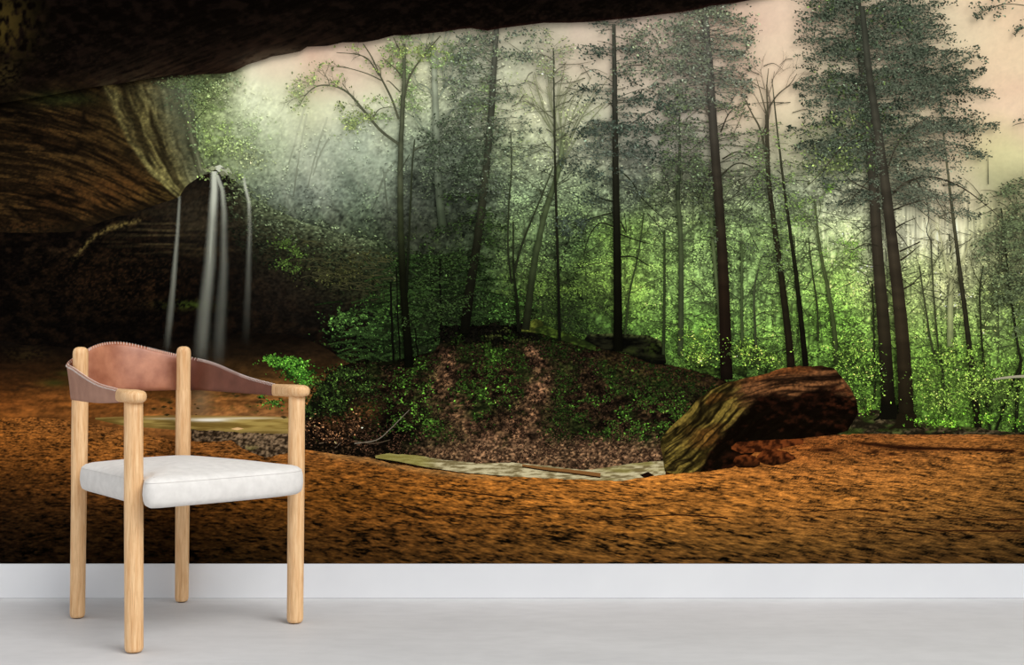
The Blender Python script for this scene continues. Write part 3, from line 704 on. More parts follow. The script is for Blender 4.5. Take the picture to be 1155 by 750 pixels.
# ---- left tree with the long arched branch
def t_arch(s, f):
    cf = shade_by_y([(40, (70, 70, 52)), (180, (66, 70, 52)), (260, (40, 44, 28))], 0.05, .25)
    L = s.line
    L([(450, 163), (430, 148), (412, 127), (396, 108), (384, 100), (372, 97), (358, 98), (346, 107), (338, 120)], 3.4, 1.0, cf)
    L([(450, 135), (442, 112), (430, 88), (420, 66), (410, 50)], 2.8, 1.1, cf)
    L([(428, 86), (416, 68), (402, 62), (380, 60)], 1.8, .7, cf)
    L([(432, 92), (415, 84), (395, 78), (380, 76)], 1.4, .6, cf)
    L([(456, 112), (462, 88), (476, 66), (497, 41)], 2.6, 1.2, cf)
    L([(456, 68), (450, 55), (444, 43)], 1.8, .8, cf); L([(456, 90), (446, 78), (432, 66)], 1.8, .8, cf)
    L([(420, 135), (428, 124), (442, 121)], 1.6, .7, cf)
    L([(466, 170), (480, 164), (496, 160), (520, 158)], 1.6, .6, cf)
    L([(452, 105), (440, 93), (436, 92)], 1.5, .7, cf)
    r = np.random.default_rng(12)
    for a, x, y in ((2.4, 384, 100), (2.0, 372, 97), (2.8, 358, 98), (2.2, 396, 108), (3.5, 346, 107), (1.9, 430, 88), (1.2, 476, 66), (1.8, 456, 70), (2.4, 412, 127), (3.0, 395, 78), (2.6, 415, 68)):
        twigs(s, x, y, 16, a, 1.0, cf, r, 2, .5)
    g = (122, 140, 74)
    for cx, cy, rx, ry, n in ((352, 92, 18, 12, 150), (335, 106, 12, 14, 150), (340, 122, 10, 8, 60), (380, 92, 16, 10, 90), (362, 76, 20, 9, 60), (398, 140, 18, 12, 260),
                              (412, 128, 16, 10, 160), (432, 118, 16, 8, 80), (385, 122, 8, 10, 50), (450, 58, 22, 12, 170), (475, 60, 18, 12, 120), (430, 74, 22, 10, 90), (496, 55, 16, 10, 120), (405, 55, 22, 6, 50)):
        puff(f, cx, cy, rx, ry, n, 3.2, g, .25, .35, r=r, alt=(98, 120, 70))
tree('slender tree with a long arched leafy branch reaching left', [(456, 50), (456, 90), (454, 130), (452, 180), (452, 240), (454, 300), (457, 350), (460, 385), (462, 414)], 3.6, 10,
     shade_by_y([(40, (90, 94, 72)), (130, (66, 70, 52)), (200, (66, 72, 52)), (260, (36, 42, 24)), (310, (16, 18, 9)), (410, (7, 8, 4))], 0, .12), t_arch)
def t_thin(s, f):
    cf = shade_by_y([(150, (60, 66, 48)), (300, (22, 26, 14))], .05, .2)
    s.line([(466, 172), (472, 168), (484, 163), (505, 157)], 1.4, .5, cf)
    s.line([(462, 175), (448, 200)], 1.2, .5, cf)
tree('thin dark stem hugging the right of the arched tree', [(468, 158), (465, 190), (463, 240), (460, 300), (459, 330)], 1.6, 3,
     shade_by_y([(150, (56, 62, 46)), (240, (36, 42, 26)), (330, (12, 14, 8))], 0, .15), t_thin)

# ---- leaning hemlock left of centre
def t_lean(s, f):
    tx = curve([(30, 560), (110, 555), (200, 548), (280, 538), (372, 524)])
    tx2 = lambda y: np.interp(y, [30, 110, 200, 280, 372], [560, 555, 548, 538, 524])
    conifer(f, s, tx2, [(25, 515, 600), (60, 500, 612), (100, 505, 610), (140, 490, 600), (190, 470, 590), (220, 478, 585)], (74, 84, 68), 62, 3.4, (.35, -.15), 34, .10, 1.2, (58, 62, 48), 5, (84, 104, 70), spread=6)
    conifer(f, s, tx2, [(215, 475, 575), (260, 465, 580), (300, 460, 560), (350, 455, 550)], (30, 44, 22), 30, 3.6, (-.05, -.3), 42, .05, 1.1, (22, 26, 14), 6, (46, 72, 30), spread=8)
    r = np.random.default_rng(15)
    for cx, cy, rx, ry, n in ((590, 42, 26, 9, 260), (575, 60, 24, 8, 180), (545, 45, 22, 9, 180), (530, 62, 20, 14, 220), (515, 95, 18, 14, 200), (600, 66, 22, 8, 120), (528, 45, 16, 8, 130)):
        puff(f, cx, cy, rx, ry, n, 3.2, (74, 84, 70), .3, r=r, kf=.1, alt=(96, 112, 80))
    for k in range(26):
        puff(f, r.uniform(480, 560), r.uniform(130, 220), 16, 12, 60, 3.2, (52, 64, 46), .3, r=r, kf=.05)
tree('tall leaning hemlock left of centre with grey green crown', [(561, 22), (557, 80), (554, 130), (548, 195), (539, 270), (531, 320), (524, 376)], 5.5, 11,
     shade_by_y([(20, (86, 86, 74)), (120, (62, 64, 52)), (200, (50, 53, 39)), (280, (27, 28, 18)), (370, (9, 9, 5))], 0, .1), t_lean)

# ---- twin thin stems near 577
def t_twin(s, f):
    cf = shade_by_y([(30, (70, 74, 58)), (200, (48, 56, 36)), (370, (16, 18, 10))], .05)
    s.line([(580, 308), (586, 285), (594, 262), (604, 238), (614, 214), (624, 188)], 3, 1.2, cf)
    s.line([(577, 320), (573, 280), (574, 230), (577, 190), (576, 150)], 2.4, 1.4, cf)
    r = np.random.default_rng(16)
    conifer(f, s, lambda y: 575+0*y, [(120, 560, 600), (160, 555, 622), (200, 560, 600)], (84, 96, 76), 16, 3, (.3, 0), 30, .2, 1.0, (62, 66, 50), 7)
tree('dark forked stem right of the leaning hemlock', [(579, 250), (579, 300), (583, 340), (585, 374)], 1.6, 4, shade_by_y([(100, (58, 66, 50)), (250, (34, 42, 24)), (370, (14, 16, 9))]), t_twin, shade=.1)
def t_straight(s, f):
    cf = shade_by_y([(40, (84, 84, 66)), (300, (24, 28, 16))], .1)
    r = np.random.default_rng(17)
    for y in np.arange(70, 230, 13):
        a = r.choice([0.5, 2.6])+r.normal(0, .2)
        twigs(s, 625.5, y, r.uniform(10, 24), a, 1.1, cf, r, 2, .4)
    conifer(f, s, lambda y: 625+0*y, [(32, 600, 650), (60, 590, 655), (90, 600, 645)], (104, 116, 88), 22, 3, (.5, .1), 26, .25, .9, (84, 88, 70), 8, (130, 150, 80))
tree('very thin straight pole like trunk left of the central trunk', [(624, 55), (625, 120), (626, 190), (629, 290), (631, 384)], 1.6, 3.6, shade_by_y([(50, (72, 74, 58)), (200, (36, 38, 26)), (380, (12, 13, 8))]), t_straight, shade=.08)

# ---- central dark trunk
def t_centre(s, f):
    tx = lambda y: np.interp(y, [30, 400], [693, 697])
    conifer(f, s, tx, [(24, 655, 735), (60, 650, 745), (100, 655, 740), (140, 650, 755), (175, 640, 740), (215, 640, 750)], (62, 72, 62), 74, 3.3, (.3, .02), 24, .10, 1.2, (48, 50, 42), 9, (78, 92, 72), spread=4, inner=.15)
    s.line([(697, 150), (712, 140), (730, 128), (755, 118)], 1.8, .7, shade_by_y([(0, (48, 50, 42)), (400, (30, 30, 20))]))
    for p in ([(698, 192), (712, 205), (722, 222), (738, 238), (752, 250)], [(692, 240), (676, 244), (658, 250), (640, 262)], [(692, 256), (676, 252), (664, 268), (658, 290)],
              [(698, 264), (720, 272), (745, 278)], [(698, 290), (715, 290), (728, 298), (736, 302)], [(694, 228), (680, 225), (660, 214)], [(700, 250), (706, 262), (704, 240)]):
        s.line(p, 1.8, .6, shade_by_y([(180, (34, 38, 26)), (320, (26, 30, 16))]))
    r = np.random.default_rng(18)
    for cx, cy, rx, ry, n in ((700, 145, 30, 10, 260), (735, 150, 26, 10, 240), (770, 120, 24, 14, 220), (715, 170, 26, 10, 220), (660, 150, 22, 10, 160), (745, 175, 24, 12, 240), (720, 110, 22, 10, 180), (660, 105, 20, 12, 140), (745, 118, 20, 12, 260), (758, 130, 14, 10, 120), (728, 135, 18, 7, 100), (715, 88, 22, 14, 150), (650, 252, 26, 10, 240), (665, 225, 18, 12, 110), (640, 262, 16, 8, 100), (712, 60, 22, 14, 110), (672, 60, 16, 12, 80), (670, 196, 28, 14, 240), (640, 185, 20, 12, 110)):
        puff(f, cx, cy, rx, ry, n, 3.4, (50, 62, 50), .3, r=r, kf=.05)
tree('central straight dark trunk with bare side branches', [(692, 28), (693, 100), (694, 190), (696, 300), (697, 396)], 4, 10.5,
     shade_by_y([(20, (66, 66, 56)), (120, (48, 48, 40)), (200, (30, 30, 22)), (300, (16, 16, 9)), (390, (8, 8, 4))]), t_centre)

# ---- mid crown between
def t_mid(s, f):
    conifer(f, s, lambda y: 766+0*y, [(130, 740, 800), (165, 725, 815), (200, 720, 820), (230, 735, 800)], (58, 70, 50), 46, 3.5, (.1, -.2), 36, .10, 1.1, (44, 48, 36), 10, (78, 100, 58), spread=6)
tree('dark feathery crown between the central and tall brown trunks', [(766, 130), (766, 180), (764, 225)], 2, 4.5, shade_by_y([(130, (54, 56, 46)), (220, (48, 56, 38))]), t_mid)

# ---- tall brown trunk
def t_brown(s, f):
    tx = lambda y: np.interp(y, [20, 130, 200, 300], [796, 803, 808, 815])
    conifer(f, s, tx, [(6, 770, 838), (35, 745, 852), (65, 735, 850), (95, 728, 850), (120, 735, 845)], (74, 80, 68), 110, 3.5, (.2, -.15), 30, .10, 1.1, (58, 58, 50), 11, (100, 112, 86), spread=5)
    conifer(f, s, tx, [(115, 745, 850), (160, 752, 870), (200, 760, 880), (240, 780, 880), (275, 800, 860)], (62, 70, 54), 54, 3.4, (.35, -.2), 22, .12, 1.3, (46, 46, 36), 12, (84, 108, 62), spread=5, inner=.2)
    r = np.random.default_rng(19)
    for cx, cy, rx, ry, n in ((720, 45, 22, 14, 240), (735, 75, 20, 12, 200), (712, 80, 20, 10, 140), (760, 100, 22, 10, 200), (745, 28, 26, 7, 160), (770, 150, 20, 12, 200), (838, 22, 14, 10, 130), (800, 16, 30, 9, 260), (770, 30, 22, 10, 160), (750, 50, 26, 14, 240), (845, 45, 12, 16, 120), (760, 72, 26, 9, 180), (846, 70, 8, 12, 50)):
        puff(f, cx, cy, rx, ry, n, 3.3, (78, 86, 70), .3, r=r, kf=.08, alt=(96, 108, 80))
    for p in ([(812, 285), (820, 296), (826, 300)], [(812, 270), (800, 268), (790, 266)], [(814, 180), (830, 172), (845, 176), (860, 190)], [(812, 150), (822, 128), (836, 118)],
              [(806, 190), (795, 205), (788, 225)], [(811, 200), (830, 185), (850, 190), (868, 206)]):
        s.line(p, 1.8, .6, shade_by_y([(100, (50, 48, 38)), (320, (34, 34, 20))]))
tree('tall brown trunk with ragged crown left of the boulder', [(794, 18), (799, 70), (803, 130), (808, 200), (813, 270), (816, 330), (818, 390), (819, 428)], 7.5, 14,
     shade_by_y([(10, (84, 82, 74)), (120, (70, 66, 58)), (170, (58, 53, 44)), (240, (42, 37, 28)), (330, (34, 25, 17)), (425, (18, 13, 9))]), t_brown)

# ---- pair of slim dark trunks
def t_slimL(s, f):
    cf = shade_by_y([(50, (100, 90, 72)), (200, (44, 46, 32))], .05)
    s.line([(866, 205), (862, 170), (856, 145), (848, 130), (838, 110)], 3.4, 1, cf); s.line([(863, 150), (865, 125), (864, 100), (866, 78)], 3.0, .8, cf)
    s.line([(865, 125), (876, 108), (890, 96), (898, 84)], 1.8, .7, cf); s.line([(864, 130), (857, 105), (852, 88)], 1.6, .6, cf)
    conifer(f, s, lambda y: 868+0*y, [(140, 835, 895), (190, 838, 905), (250, 842, 905), (310, 850, 900)], (66, 80, 54), 50, 3.3, (.3, -.1), 26, .14, 1.1, (48, 54, 36), 13, (104, 142, 64), spread=6)
    for p in ([(875, 262), (866, 255), (858, 244)], [(880, 330), (868, 332), (855, 326)], [(885, 318), (872, 300), (864, 276)]):
        s.line(p, 1.4, .6, cf)
tree('slim dark trunk, left of the pair rising behind the boulder', [(864, 130), (866, 200), (872, 250), (879, 300), (885, 350), (890, 395), (892, 420)], 4.0, 9.5,
     shade_by_y([(100, (84, 78, 62)), (200, (46, 44, 32)), (300, (34, 32, 20)), (410, (26, 20, 13))]), t_slimL)
def t_slimR(s, f):
    conifer(f, s, lambda y: 888+0*y, [(150, 870, 930), (200, 865, 935), (250, 870, 930)], (72, 86, 58), 34, 3.2, (.3, 0), 24, .2, 1, (52, 56, 40), 14, (120, 160, 72), spread=6)
tree('slim dark trunk, right of the pair rising behind the boulder', [(870, 90), (875, 140), (882, 200), (890, 260), (897, 310), (903, 365), (908, 415)], .8, 6.8,
     shade_by_y([(160, (60, 62, 46)), (220, (40, 40, 28)), (320, (24, 24, 14)), (410, (14, 12, 8))]), t_slimR)

# ---- right hand slender straight trunk
def t_right(s, f):
    cf = shade_by_y([(150, (96, 92, 70)), (400, (44, 44, 28))], .08)
    r = np.random.default_rng(20)
    for k in range(10):
        y = r.uniform(205, 330); twigs(s, 1070+(y-210)*.11, y, r.uniform(10, 22), r.choice([.6, 2.5])+r.normal(0, .2), 1.1, cf, r, 2, .4)
tree('straight slender dark trunk leaning left, right of the twin trunks', [(1058, 110), (1064, 165), (1070, 215), (1079, 290), (1088, 360), (1095, 420), (1102, 484)], .8, 8,
     shade_by_y([(190, (92, 90, 68)), (260, (62, 60, 44)), (350, (40, 38, 26)), (480, (20, 18, 10))]), t_right)

# ---- right edge dark foliage, and overhanging sprays
def t_edge(s, f):
    conifer(f, s, lambda y: 1175+0*y, [(190, 1120, 1250), (225, 1098, 1260), (262, 1085, 1265), (300, 1100, 1265), (350, 1130, 1260), (380, 1140, 1255)], (62, 74, 50), 130, 3.6, (.05, -.3), 36, .14, 1.2, (48, 50, 36), 24, (92, 110, 70), spread=8)
tree('dark evergreen boughs crowding the right edge', [(1178, 160), (1176, 300), (1180, 450)], 8, 14, shade_by_y([(160, (60, 58, 44)), (450, (26, 22, 14))]), t_edge)
r = np.random.default_rng(44)
tc_ = shade_by_y([(0, (84, 82, 64)), (200, (90, 84, 66))])
for lab, tw_, pf in (('leafy spray hanging into the sky at the top right', [[(1160, 8), (1130, 6), (1100, 16)], [(1130, 6), (1112, 12), (1098, 22)]], ((1112, 8, 18, 6, 150), (1102, 18, 8, 6, 60), (1130, 2, 18, 6, 130), (1124, 20, 14, 4, 26))),
                     ('small leafy spray poking in at the upper right edge', [[(1180, 26), (1155, 32), (1140, 39)]], ((1150, 33, 10, 6, 70), (1146, 38, 6, 4, 30), (1175, 25, 20, 12, 180))),
                     ('bare twig with a few leaves at the right edge of the sky', [[(1170, 136), (1148, 140), (1140, 143)]], ((1150, 136, 8, 3, 26), (1170, 130, 12, 6, 60)))):
    s = Strokes()
    for p in tw_: s.line(p, 1.2, .5, tc_)
    for cx, cy, rx, ry, n in pf: puff(s, cx, cy, rx, ry, n, 3.4, (66, 76, 60), .3, r=r)
    s.build('overhanging_branch', label=lab)

# ---- the big twin conifers
env = [(-60, 925, 1040), (-20, 905, 1065), (5, 888, 1078), (30, 896, 1080), (55, 893, 1112), (80, 893, 1098), (105, 890, 1140), (130, 895, 1108), (160, 888, 1140), (185, 900, 1110), (205, 905, 1080), (225, 925, 1060)]
def t_big(s, f):
    tx = lambda y: np.interp(y, [-60, 10, 130, 200], [962, 966, 980, 988])
    conifer(f, s, tx, env, (52, 62, 48), 300, 3.4, (.45, -.12), 36, .05, .7, (46, 46, 38), 40, (82, 92, 74), spread=5, inner=.05)
    r = np.random.default_rng(41)
    for k in range(22):
        puff(f, 965+r.normal(0, 26)+0.1*k, r.uniform(-10, 190), 22, 12, 70, 3.5, (50, 62, 42), .3, r=r, alt=(70, 90, 46))
    for k in range(95):
        y = r.uniform(-20, 195); lo, hi = np.interp(y, [e[0] for e in env], [e[1] for e in env]), np.interp(y, [e[0] for e in env], [e[2] for e in env])
        x = r.uniform(lo+12, hi-22)
        puff(f, x, y, r.uniform(10, 22), r.uniform(4, 8), 60, 3.1, np.array((48, 58, 44))*r.uniform(.75, 1.35), .3, r=r, dirn=-.35 if x > 975 else .35, lump=6)
    for k in range(14):
        puff(f, r.uniform(905, 960), r.uniform(120, 200), 20, 10, 45, 3.3, (66, 78, 48), .3, r=r, kf=.15, alt=(110, 130, 66))
tree('massive straight trunk, left of the big twin pair, bearing the dark crown', [(964, -60), (968, 40), (975, 110), (980, 170), (984, 210), (989, 290), (994, 350), (998, 410), (1001, 464)], 7, 16,
     shade_by_y([(-60, (62, 64, 54)), (60, (52, 52, 42)), (170, (58, 56, 46)), (260, (54, 48, 38)), (360, (46, 40, 28)), (460, (16, 14, 8))]), t_big)
def t_big2(s, f):
    cf = shade_by_y([(100, (62, 58, 48)), (260, (44, 40, 30))])
    for p, w in (([(1006, 218), (1020, 207), (1040, 200), (1062, 203), (1085, 213), (1108, 230), (1128, 247)], 3.0), ([(1005, 238), (1022, 231), (1040, 226), (1058, 220)], 2.0),
                 ([(1008, 258), (1020, 251), (1032, 246)], 1.8), ([(1013, 284), (1022, 280), (1036, 273), (1032, 276)], 2.0), ([(1014, 294), (1024, 287), (1036, 277)], 2.4),
                 ([(1018, 326), (1028, 320), (1040, 308)], 2.0), ([(1019, 325), (1030, 320), (1038, 317)], 1.4), ([(1021, 344), (1026, 340)], 1.8), ([(1000, 190), (1010, 165), (1028, 145), (1050, 130)], 2.0),
                 ([(1030, 200), (1042, 222), (1046, 245), (1044, 262), (1052, 278)], 1.6), ([(1016, 303), (1024, 300)], 1.4), ([(1010, 262), (1018, 272), (1026, 284)], 1.3), ([(1040, 228), (1052, 240), (1064, 248)], 1.2)):
        s.line(p, w, .6, cf)
    for p, w in (([(976, 150), (950, 165), (925, 195), (905, 215)], 1.4), ([(980, 215), (960, 205), (945, 190)], 1.4), ([(982, 200), (962, 222), (945, 232)], 1.2), ([(990, 278), (975, 275), (960, 282), (948, 276)], 1.2),
                 ([(992, 300), (975, 298), (962, 290)], 1.0), ([(988, 255), (970, 262), (958, 278)], 1.0)):
        s.line(p, w, .5, cf)
    r = np.random.default_rng(42)
    conifer(f, s, lambda y: 996+0*y, [(150, 985, 1110), (185, 985, 1130), (215, 985, 1120), (235, 990, 1100)], (62, 70, 56), 46, 3.2, (.1, -.25), 26, .12, .6, (52, 50, 40), 43, (88, 98, 78), spread=6, inner=.25)
tree('massive straight trunk, right of the big twin pair, with broken branch stubs', [(971, 8), (978, 75), (986, 130), (994, 185), (1001, 240), (1008, 300), (1014, 355), (1019, 420), (1021, 484)], 6, 17.5,
     shade_by_y([(10, (56, 58, 48)), (150, (60, 58, 48)), (260, (54, 48, 38)), (360, (48, 40, 28)), (480, (24, 20, 11))]), t_big2)

# root flares, roots
# ------------------------------------------------------------------ low bright bushes in front of far trunks
bush('shrub', 'bright green shrub at the foot of the twin trunks', [(1075, 400, 34, 14, 520), (1100, 430, 34, 22, 620), (1062, 450, 26, 18, 380), (1130, 440, 30, 22, 420), (1045, 425, 22, 20, 260)], (98, 138, 50), (142, 188, 74), 2.6, .30, 71, (56, 76, 32))
bush('shrub', 'bright leafy bush between the boulder and the twin trunks', [(960, 400, 26, 20, 520), (945, 430, 22, 22, 420), (980, 420, 22, 22, 300), (968, 452, 22, 12, 240)], (86, 130, 44), (126, 176, 64), 2.5, .38, 72, (38, 56, 22))
bush('shrub', 'yellow green bushes behind the tall brown trunk', [(790, 380, 22, 12, 260), (788, 402, 22, 10, 240), (840, 395, 24, 14, 260), (862, 405, 24, 10, 200)], (100, 144, 50), (138, 188, 66), 2.5, .38, 73, (48, 66, 28))

def ceil_col(X, Y):
    n = fbm(X/12, Y/7, 4, 161); fine = fbm(X/3, Y/2.4, 3, 167)
    d = ceil_edge(X)-Y
    c = mix([5, 3, 2], [16, 10, 7], ss(.45, .75, n))
    near = np.exp(-np.clip(d, 0, 500)/26)
    tex = ss(.30, .68, fbm(X/11+Y/9, (Y+.35*X)/2.6, 4, 169))
    c = mix(c, np.array([50, 35, 24.]), near*(.15+.85*ss(470, 300, X))*ss(-50, 180, X)*(.25+.55*tex))
    c = mix(c, np.array([56, 52, 34.]), np.exp(-np.clip(d, 0, 500)/9)*.5*ss(90, 130, X)*ss(240, 150, X)*tex)
    c = mix(c, np.array([132, 116, 92.]), .50*blob(X, Y, 296, 72, 24, 9)+.25*blob(X, Y, 335, 60, 40, 6))
    c = mix(c, np.array([30, 20, 13.]), ss(.5, .75, fine)*near*.6)
    c = mix(c, np.array([62, 50, 20.]), .95*blob(X, Y, -5, 28, 42, 38, 2.5)*ss(.32, .62, fbm(X/5, Y/8, 3, 171)))
    c = mix(c, np.array([56, 46, 22.]), .7*blob(X, Y, 4, 86, 18, 18, 3)*ss(.35, .6, fine))
    c = mix(c, np.array([34, 24, 14.]), .55*blob(X, Y, 30, 112, 120, 14)*ss(.4, .65, fine))
    c = mix(c, np.array([26, 18, 12.]), .6*ss(.6, .8, fine)*ss(600, 300, X)*ss(10, 60, Y))
    rim = np.exp(-np.clip(d, 0, 50)/1.6)*ss(380, 520, X)
    c = mix(c, np.array([44, 22, 18.]), rim*.7)
    fade = ss(-2, 30, d)
    lo = wall_col(X, Y)
    return mix(c, lo, (1-ss(0, 26, d))*ss(128, 60, X))
region('cave_ceiling', -260, 1300, lambda x: x*0-140., ceil_edge, ceil_col, 1.5, 1.3, rag=(1.3, 7), label='near black rock ceiling of the cave with a ragged lower edge')

# ground strip right
def bank_col(X, Y):
    n = fbm(X/10, Y/3, 4, 331); fi = fbm(X/2.6, Y/1.8, 2, 333)
    c = mix([26, 22, 13], [96, 82, 58], ss(.35, .75, n)*ss(.25, .7, fi))
    return mix(c, np.array([48, 72, 22.])*(0.4+1.1*fi)[..., None], .55*ss(.45, .65, fbm(X/14, Y/5, 2, 337)))
region('forest_floor', 940, 1405, curve([(940, 470), (960, 455), (985, 462), (1010, 470), (1060, 478), (1110, 484), (1155, 488), (1405, 488)]), lambda x: x*0+500., bank_col, 1.6, 1.3, rag=(3, 10), label='leaf strewn forest floor behind the sand, right side')
def root_tree(cx, y, w, c, lab):
    s = Strokes()
    for d in (-1, 1):
        s.line([(cx+d*w*.35, y-16), (cx+d*w*.55, y-5), (cx+d*w*1.0, y)], w*.4, 1.5, bl(c))
    s.line([(cx, y-18), (cx, y-1)], w*.9, w*1.15, bl(c)); s.build('tree_root', label=lab)
root_tree(1001, 474, 17, (14, 13, 8), 'dark flared roots of the left twin trunk'); root_tree(1021, 484, 20, (26, 21, 12), 'flared roots of the right twin trunk')
s = Strokes(); s.line([(1118, 428), (1130, 426), (1160, 424), (1250, 424)], 1.5, 4, bl((160, 154, 128))); s.build('distant_path', label='pale strip of open ground far right')
bush('shrub', 'low bright leaves along the sand edge at far right', [(1065, 478, 22, 6, 160), (1040, 474, 18, 6, 130), (1110, 470, 22, 8, 150), (1142, 475, 14, 7, 90), (975, 462, 18, 6, 120)], (66, 118, 30), (100, 166, 44), 2.8, .4, 75)
# stream
def stream_col(X, Y):
    n = fbm(X/9, Y/1.6, 3, 341); m = fbm(X/40, Y/5, 2, 343)
    c = mix([112, 98, 64], [198, 186, 146], ss(.3, .7, n))
    c = mix(c, np.array([132, 124, 58.]), .75*ss(500, 470, X)+.5*ss(.5, .7, m)*ss(660, 700, X))
    return c
region('stream', 424, 580, curve([(424, 513), (440, 511), (470, 513), (500, 518), (540, 522), (580, 521)]), curve([(424, 516), (450, 520), (480, 526), (520, 532), (580, 537)]), stream_col, 1.3, 1.0, rag=(1, 6), label='shallow olive and cream stream at the foot of the mound')
region('stream', 578, 750, curve([(578, 521), (620, 525), (660, 530), (700, 524), (728, 521), (750, 519)]), curve([(578, 537), (660, 541), (700, 542), (730, 540), (750, 536)]), stream_col, 1.3, 1.0, rag=(1, 6), label='pale cream stretch of the stream left of the boulder')
s = Strokes(); s.line([(589, 524), (615, 528), (645, 531), (677, 535)], 2.4, 4.2, bl((126, 86, 46))); s.line([(589, 526), (615, 530), (645, 533.5), (677, 538)], 1.4, 1.6, bl((34, 20, 10))); s.build('fallen_log', label='long thin brown log lying beside the stream')
s = Strokes(); s.leaves([730], [536], [18], [.1], [.5], [[26, 14, 8]]); s.build('stone', label='small dark stone at the stream edge')

# the sand
sand_top = curve([(-260, 478), (0, 470), (40, 470), (90, 474), (110, 478), (160, 488), (200, 496), (240, 498), (262, 496), (275, 506), (300, 516), (345, 506), (380, 512), (420, 516), (440, 522), (480, 528), (520, 533), (560, 536), (640, 540), (700, 542), (745, 535), (800, 531), (828, 524), (860, 500), (930, 490), (970, 489), (1060, 490), (1155, 490), (1405, 492)])
def sand_col(X, Y):
    c = sand_tone(X, Y)
    p = np.clip((Y-470)/165, 0, 1); sc = 1.0+1.3*p
    n = fbm(X/(3.4*sc), Y/(1.35*sc), 3, 351, .7); m = fbm(X/50, Y/12, 3, 357); n2 = fbm(X/(10*sc), Y/(3*sc), 3, 353)
    rip = fbm(X/90, Y/7, 3, 361)
    dark = ss(.47, .30, n*.7+n2*.3)
    lite = ss(.52, .72, n)
    gr = vn(X/(1.3*sc), Y/(.9*sc), 367)-.5
    c = c*(0.93+.45*(m-.5)+.75*(n-.5)+.4*(n2-.5)+.42*gr)[..., None]
    c = mix(c, c*1.25+np.array([16, 14, 8.]), .5*lite)
    c = c*(1-(.55+.32*p)*dark)[..., None]
    line = ss(.018, .0, np.abs(rip-.5))*ss(530, 560, Y)*ss(632, 600, Y)
    c = c*(1-.35*line)[..., None]
    # dark hollow shadows printed at the right
    yl = np.interp(X, [960, 975, 1020, 1060, 1144], [497, 500, 505, 505.5, 508])
    d1 = np.exp(-((Y-yl)/(1.6+1.3*blob(X, Y, 1020, 505, 30, 20)))**2)*ss(958, 975, X)*ss(1146, 1140, X)
    d2 = blob(X, Y, 930, 507, 14, 2.4)+.9*blob(X, Y, 985, 509, 6, 2)+.8*blob(X, Y, 1004, 512, 8, 1.6)+.7*blob(X, Y, 1132, 520, 8, 1.6)+.8*blob(X, Y, 1132, 527, 9, 1.5)+.6*blob(X, Y, 1152, 512, 6, 2)
    c = mix(c, np.array([30, 12, 5.]), np.clip(d1+d2, 0, .93))
    c = mix(c, np.array([190, 118, 50.]), .35*blob(X, Y, 1050, 496, 80, 4))
    # pale pebbled rim by the stream
    rim = ss(9, 1, Y-sand_top(X))*ss(345, 380, X)*ss(600, 520, X)
    c = mix(c, np.array([150, 112, 66.])*(.6+.8*n)[..., None], .6*rim)
    return c
region('sandy_ground', -260, 1405, sand_top, lambda x: x*0+634.6, sand_col, 1.0, 0.9, rag=(1.2, 9), label='rippled orange brown sand covering the foreground of the print')
s = Strokes()
for p in ([(960, 497), (985, 500), (1005, 502)], [(400, 560), (440, 566), (480, 577), (520, 580)], [(655, 584), (700, 584), (760, 580), (820, 584)], [(555, 579), (600, 580)], [(900, 577), (960, 574), (1000, 576)], [(960, 592), (1020, 595), (1080, 598), (1150, 598)], [(1060, 583), (1110, 586), (1155, 584)], [(480, 548), (540, 556), (580, 561)], [(300, 560), (340, 566)]):
    s = Strokes(); s.line(p, .8, 1.8, bl((46, 24, 10)), 6, .4); s.build('sand_furrow', label='thin dark furrow in the sand')

